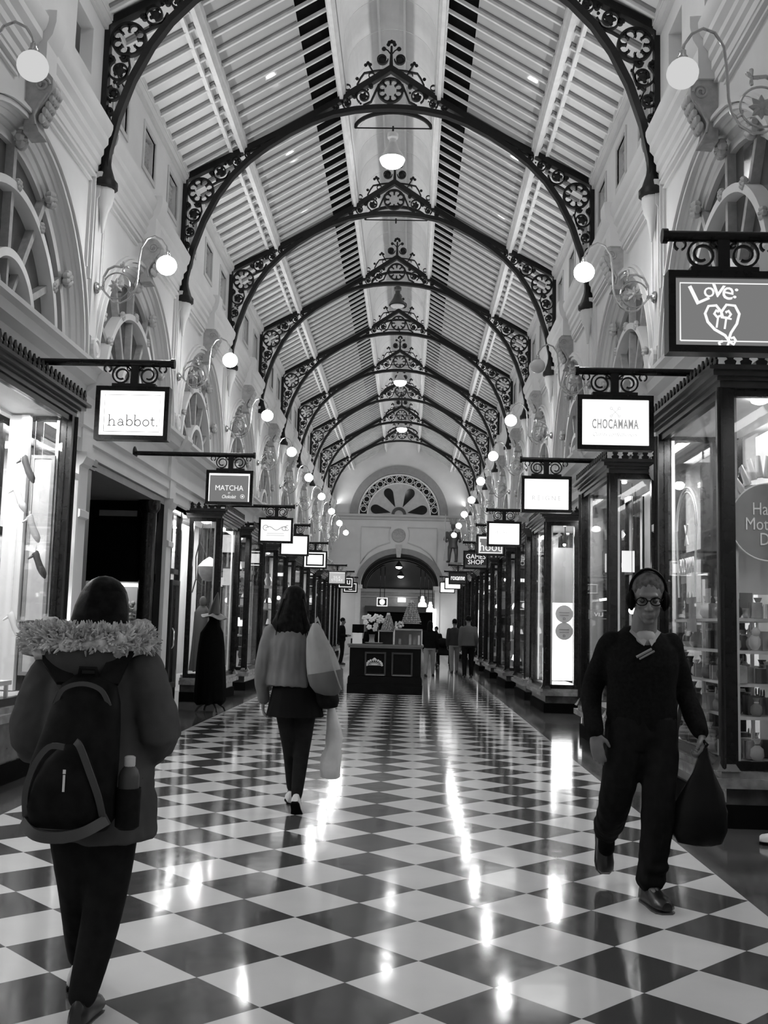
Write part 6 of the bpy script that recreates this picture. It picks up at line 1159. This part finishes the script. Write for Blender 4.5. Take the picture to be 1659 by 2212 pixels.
# ================================================================ DAZZLING WHITE WINDOW
for k, (z, s_) in enumerate(((1.72, .155), (1.42, .155))):
    o = thing('round_sticker', f'grey round sticker on the dazzling white window, {["upper", "lower"][k]} of two', 'sticker', (3.28, 18.18, z), 'round stickers on the white window'); m = MB(); m.lathe([(0, 0), (s_, 0), (s_, .003), (0, .003)], (3.25, 18.18, z), 28, Matrix.Rotation(pi/2, 3, 'X')); m.build('disc', PALE, o, False); strokes(o, 3.25, 18.172, z, [[(-.09, .03), (.09, .03)], [(-.08, -.02), (.08, -.02)], A2(0, -.08, .02, .02, 0, 360, 8)], .005, MID, 'lettering')
t = thing('light_wall', 'glowing white display wall inside the dazzling white window', 'lit wall', (3.4, 19.2, 1)); MB().bx(3.1, 3.62, 19.6, 19.65, .5, 1.95).build('panel', GLOW, t, False); MB().bx(3.1, 3.16, 19.55, 19.6, 1.95, 3.2).build('tube', TUBE, t, False); MB().bx(3.18, 3.62, 19.6, 19.64, 1.95, 3.0).build('grey_panel', MID, t, False)
t = thing('light_box', 'glowing front light box in the dazzling white window', 'lit box', (3.1, 19, 1)); MB().bx(3.05, 3.08, 18.5, 19.5, .5, 1.1).build('panel', GLOW, t, False)
t = thing('track_spot', 'dark spotlight hanging from the ceiling of the dazzling white window', 'spotlight', (3.32, 18.6, 3.0)); MB().tube([(3.32, 18.6, 3.12), (3.3, 18.55, 2.98)], .045, 12).build('can', BLACK, t); MB().tube([(3.32, 18.6, 3.33), (3.32, 18.6, 3.1)], .01, 5).build('stem', BLACK, t); MB().sph((3.3, 18.54, 2.97), .03, 8).build('lens', GLOW, t)
# ================================================================ GOODS IN THE FAR WINDOWS
GOODS = [('vase', 'vase'), ('gift_box', 'box'), ('table_lamp', 'lamp'), ('framed_picture', 'picture'), ('folded_garment', 'garment')]
def goods(sd, wi, y0, y1):
    for z in (.47, 1.15, 1.8, 2.4):
        sh = tag(MB().bx(*sorted((sd*3.1, sd*3.45)), y0+.1, y1-.1, z-.02, z).build('glass_shelf', PALE, None, False), f'display shelf in a far {SIDE[sd]} side shop window', 'shelf', f'display shelves in far {SIDE[sd]} windows') if z > .5 else None
        for k in range(5):
            y = y0+.25+(y1-y0-.5)*k/4; x = sd*(3.2+rnd.uniform(-.03, .12)); q = rnd.randrange(5); nm, ct = GOODS[q]; mt = rnd.choice(SW)
            o = thing(nm, f'small {nm.replace("_", " ")} among the goods of a far {SIDE[sd]} side shop window', ct, (x, y, z), f'{nm.replace("_", " ")} goods in far {SIDE[sd]} windows'); h = rnd.uniform(.18, .4)
            if q == 0: MB().lathe([(.05, z), (.08, z+h*.4), (.04, z+h*.8), (.055, z+h)], (x, y, 0), 9).build('body', mt, o); MB().lathe([(.055, z+h), (.06, z+h+.015), (.04, z+h)], (x, y, 0), 9).build('rim', PALE, o)
            elif q == 1: MB().bx(x-.07, x+.07, y-.09, y+.09, z, z+h*.7).build('box', mt, o, False); MB().bx(x-.075, x+.075, y-.095, y+.095, z+h*.6, z+h*.72).build('lid', rnd.choice(SW), o, False)
            elif q == 2: MB().lathe([(.05, z), (.05, z+.015), (.012, z+.03), (.012, z+h*.6)], (x, y, 0), 8).build('base', BRASS, o); MB().lathe([(.1, z+h*.6), (.06, z+h), (.05, z+h), (.09, z+h*.6)], (x, y, 0), 10).build('shade', SIGNLIT if rnd.random() < .7 else WHITE, o)
            elif q == 3: MB().rect_frame((x, y, z+h*.6), (0, 1, 0), (0, 0, 1), (-sd, 0, 0), .2, h*.9, .025, .03).build('frame', rnd.choice((DARK, BRASS, WHITE)), o, False); MB().bx(*sorted((x, x+sd*.01)), y-.1, y+.1, z+h*.15, z+h*1.05).build('picture', mt, o, False)
            else:
                m = MB(); [m.box((x, y, z+.025+.05*j), (.18-.01*j, .2, .045)) for j in range(3)]; m.build('stack', mt, o, False)
for i, (a, b_) in enumerate(RW):
    if i in (4, 5, 6, 7): goods(1, i, a, b_)
for i, (a, b_) in enumerate(LW):
    if i in (2, 3, 4): goods(-1, i, a, b_)
t = thing('notice_board', 'lit board with an upward arrow reading SALON UPSTAIRS in a left side window', 'notice', (-3.2, 23.0, 2)); MB().bx(-3.42, -2.98, 22.3, 22.33, 2.05, 2.5).build('board', PALE, t, False); text('SALON\nUPSTAIRS', .38, .16, (-3.2, 22.295, 2.17), (1, 0, 0), (0, 0, 1), DARK, t); m = MB(); m.bar([(-3.16, 22.29, 2.3), (-3.24, 22.29, 2.45)], .03, .004, (0, 1, 0)); m.bar([(-3.27, 22.29, 2.37), (-3.25, 22.29, 2.46), (-3.17, 22.29, 2.42)], .02, .004, (0, 1, 0)); m.build('arrow', DARK, t)
t = thing('menu_card', 'small glowing menu in a shop entrance past the corner shop', 'menu', (-3.3, 21.2, 2.35)); MB().bx(-3.42, -3.2, 21.55, 21.58, 2.2, 2.55).build('panel', SIGNLIT2, t, False); MB().bx(-3.42, -3.2, 21.54, 21.55, 2.55, 2.58).build('rail', DARK, t, False)
for k, (x, y, z) in enumerate(((-3.85, 24.6, 1.95), (-3.9, 25.3, 1.9), (3.2, 26.3, 2.0), (3.15, 30.8, 2.1), (-3.2, 29.2, 2.15), (-3.2, 31.2, 2.3))):
    o = thing('glow_bulb', 'round glowing bulb in a far shop front', 'bulb', (x, y, z), 'round bulbs in far shop fronts'); MB().sph((x, y, z), .06, 10).build('bulb', GLOW, o); MB().tube([(x, y, z+.05), (x, y, 3.42 if x < -3.5 else 3.31)], .005, 4).build('flex', IRON, o)
t = thing('neon_tube', 'tall glowing white tube standing at the right end of the arcade', 'strip light', (1.95, 51.5, 1)); MB().bx(1.72, 1.88, 51.9, 52.0, .9, 2.35).build('tube', GLOW, t, False); MB().bx(1.7, 1.9, 51.95, 52.05, 0, .9).build('base', WHITE, t, False)
# pale shoe tip at the right edge of the picture
t = thing('pale_shoe', 'pale pointed shoe tip poking in at the right edge beside the dark plinth', 'shoe', (3.05, 7.3, 0)); shoe(t, (3.14, 7.3, .1), (-.9, .35, 0), 'upper', PALE, .24)
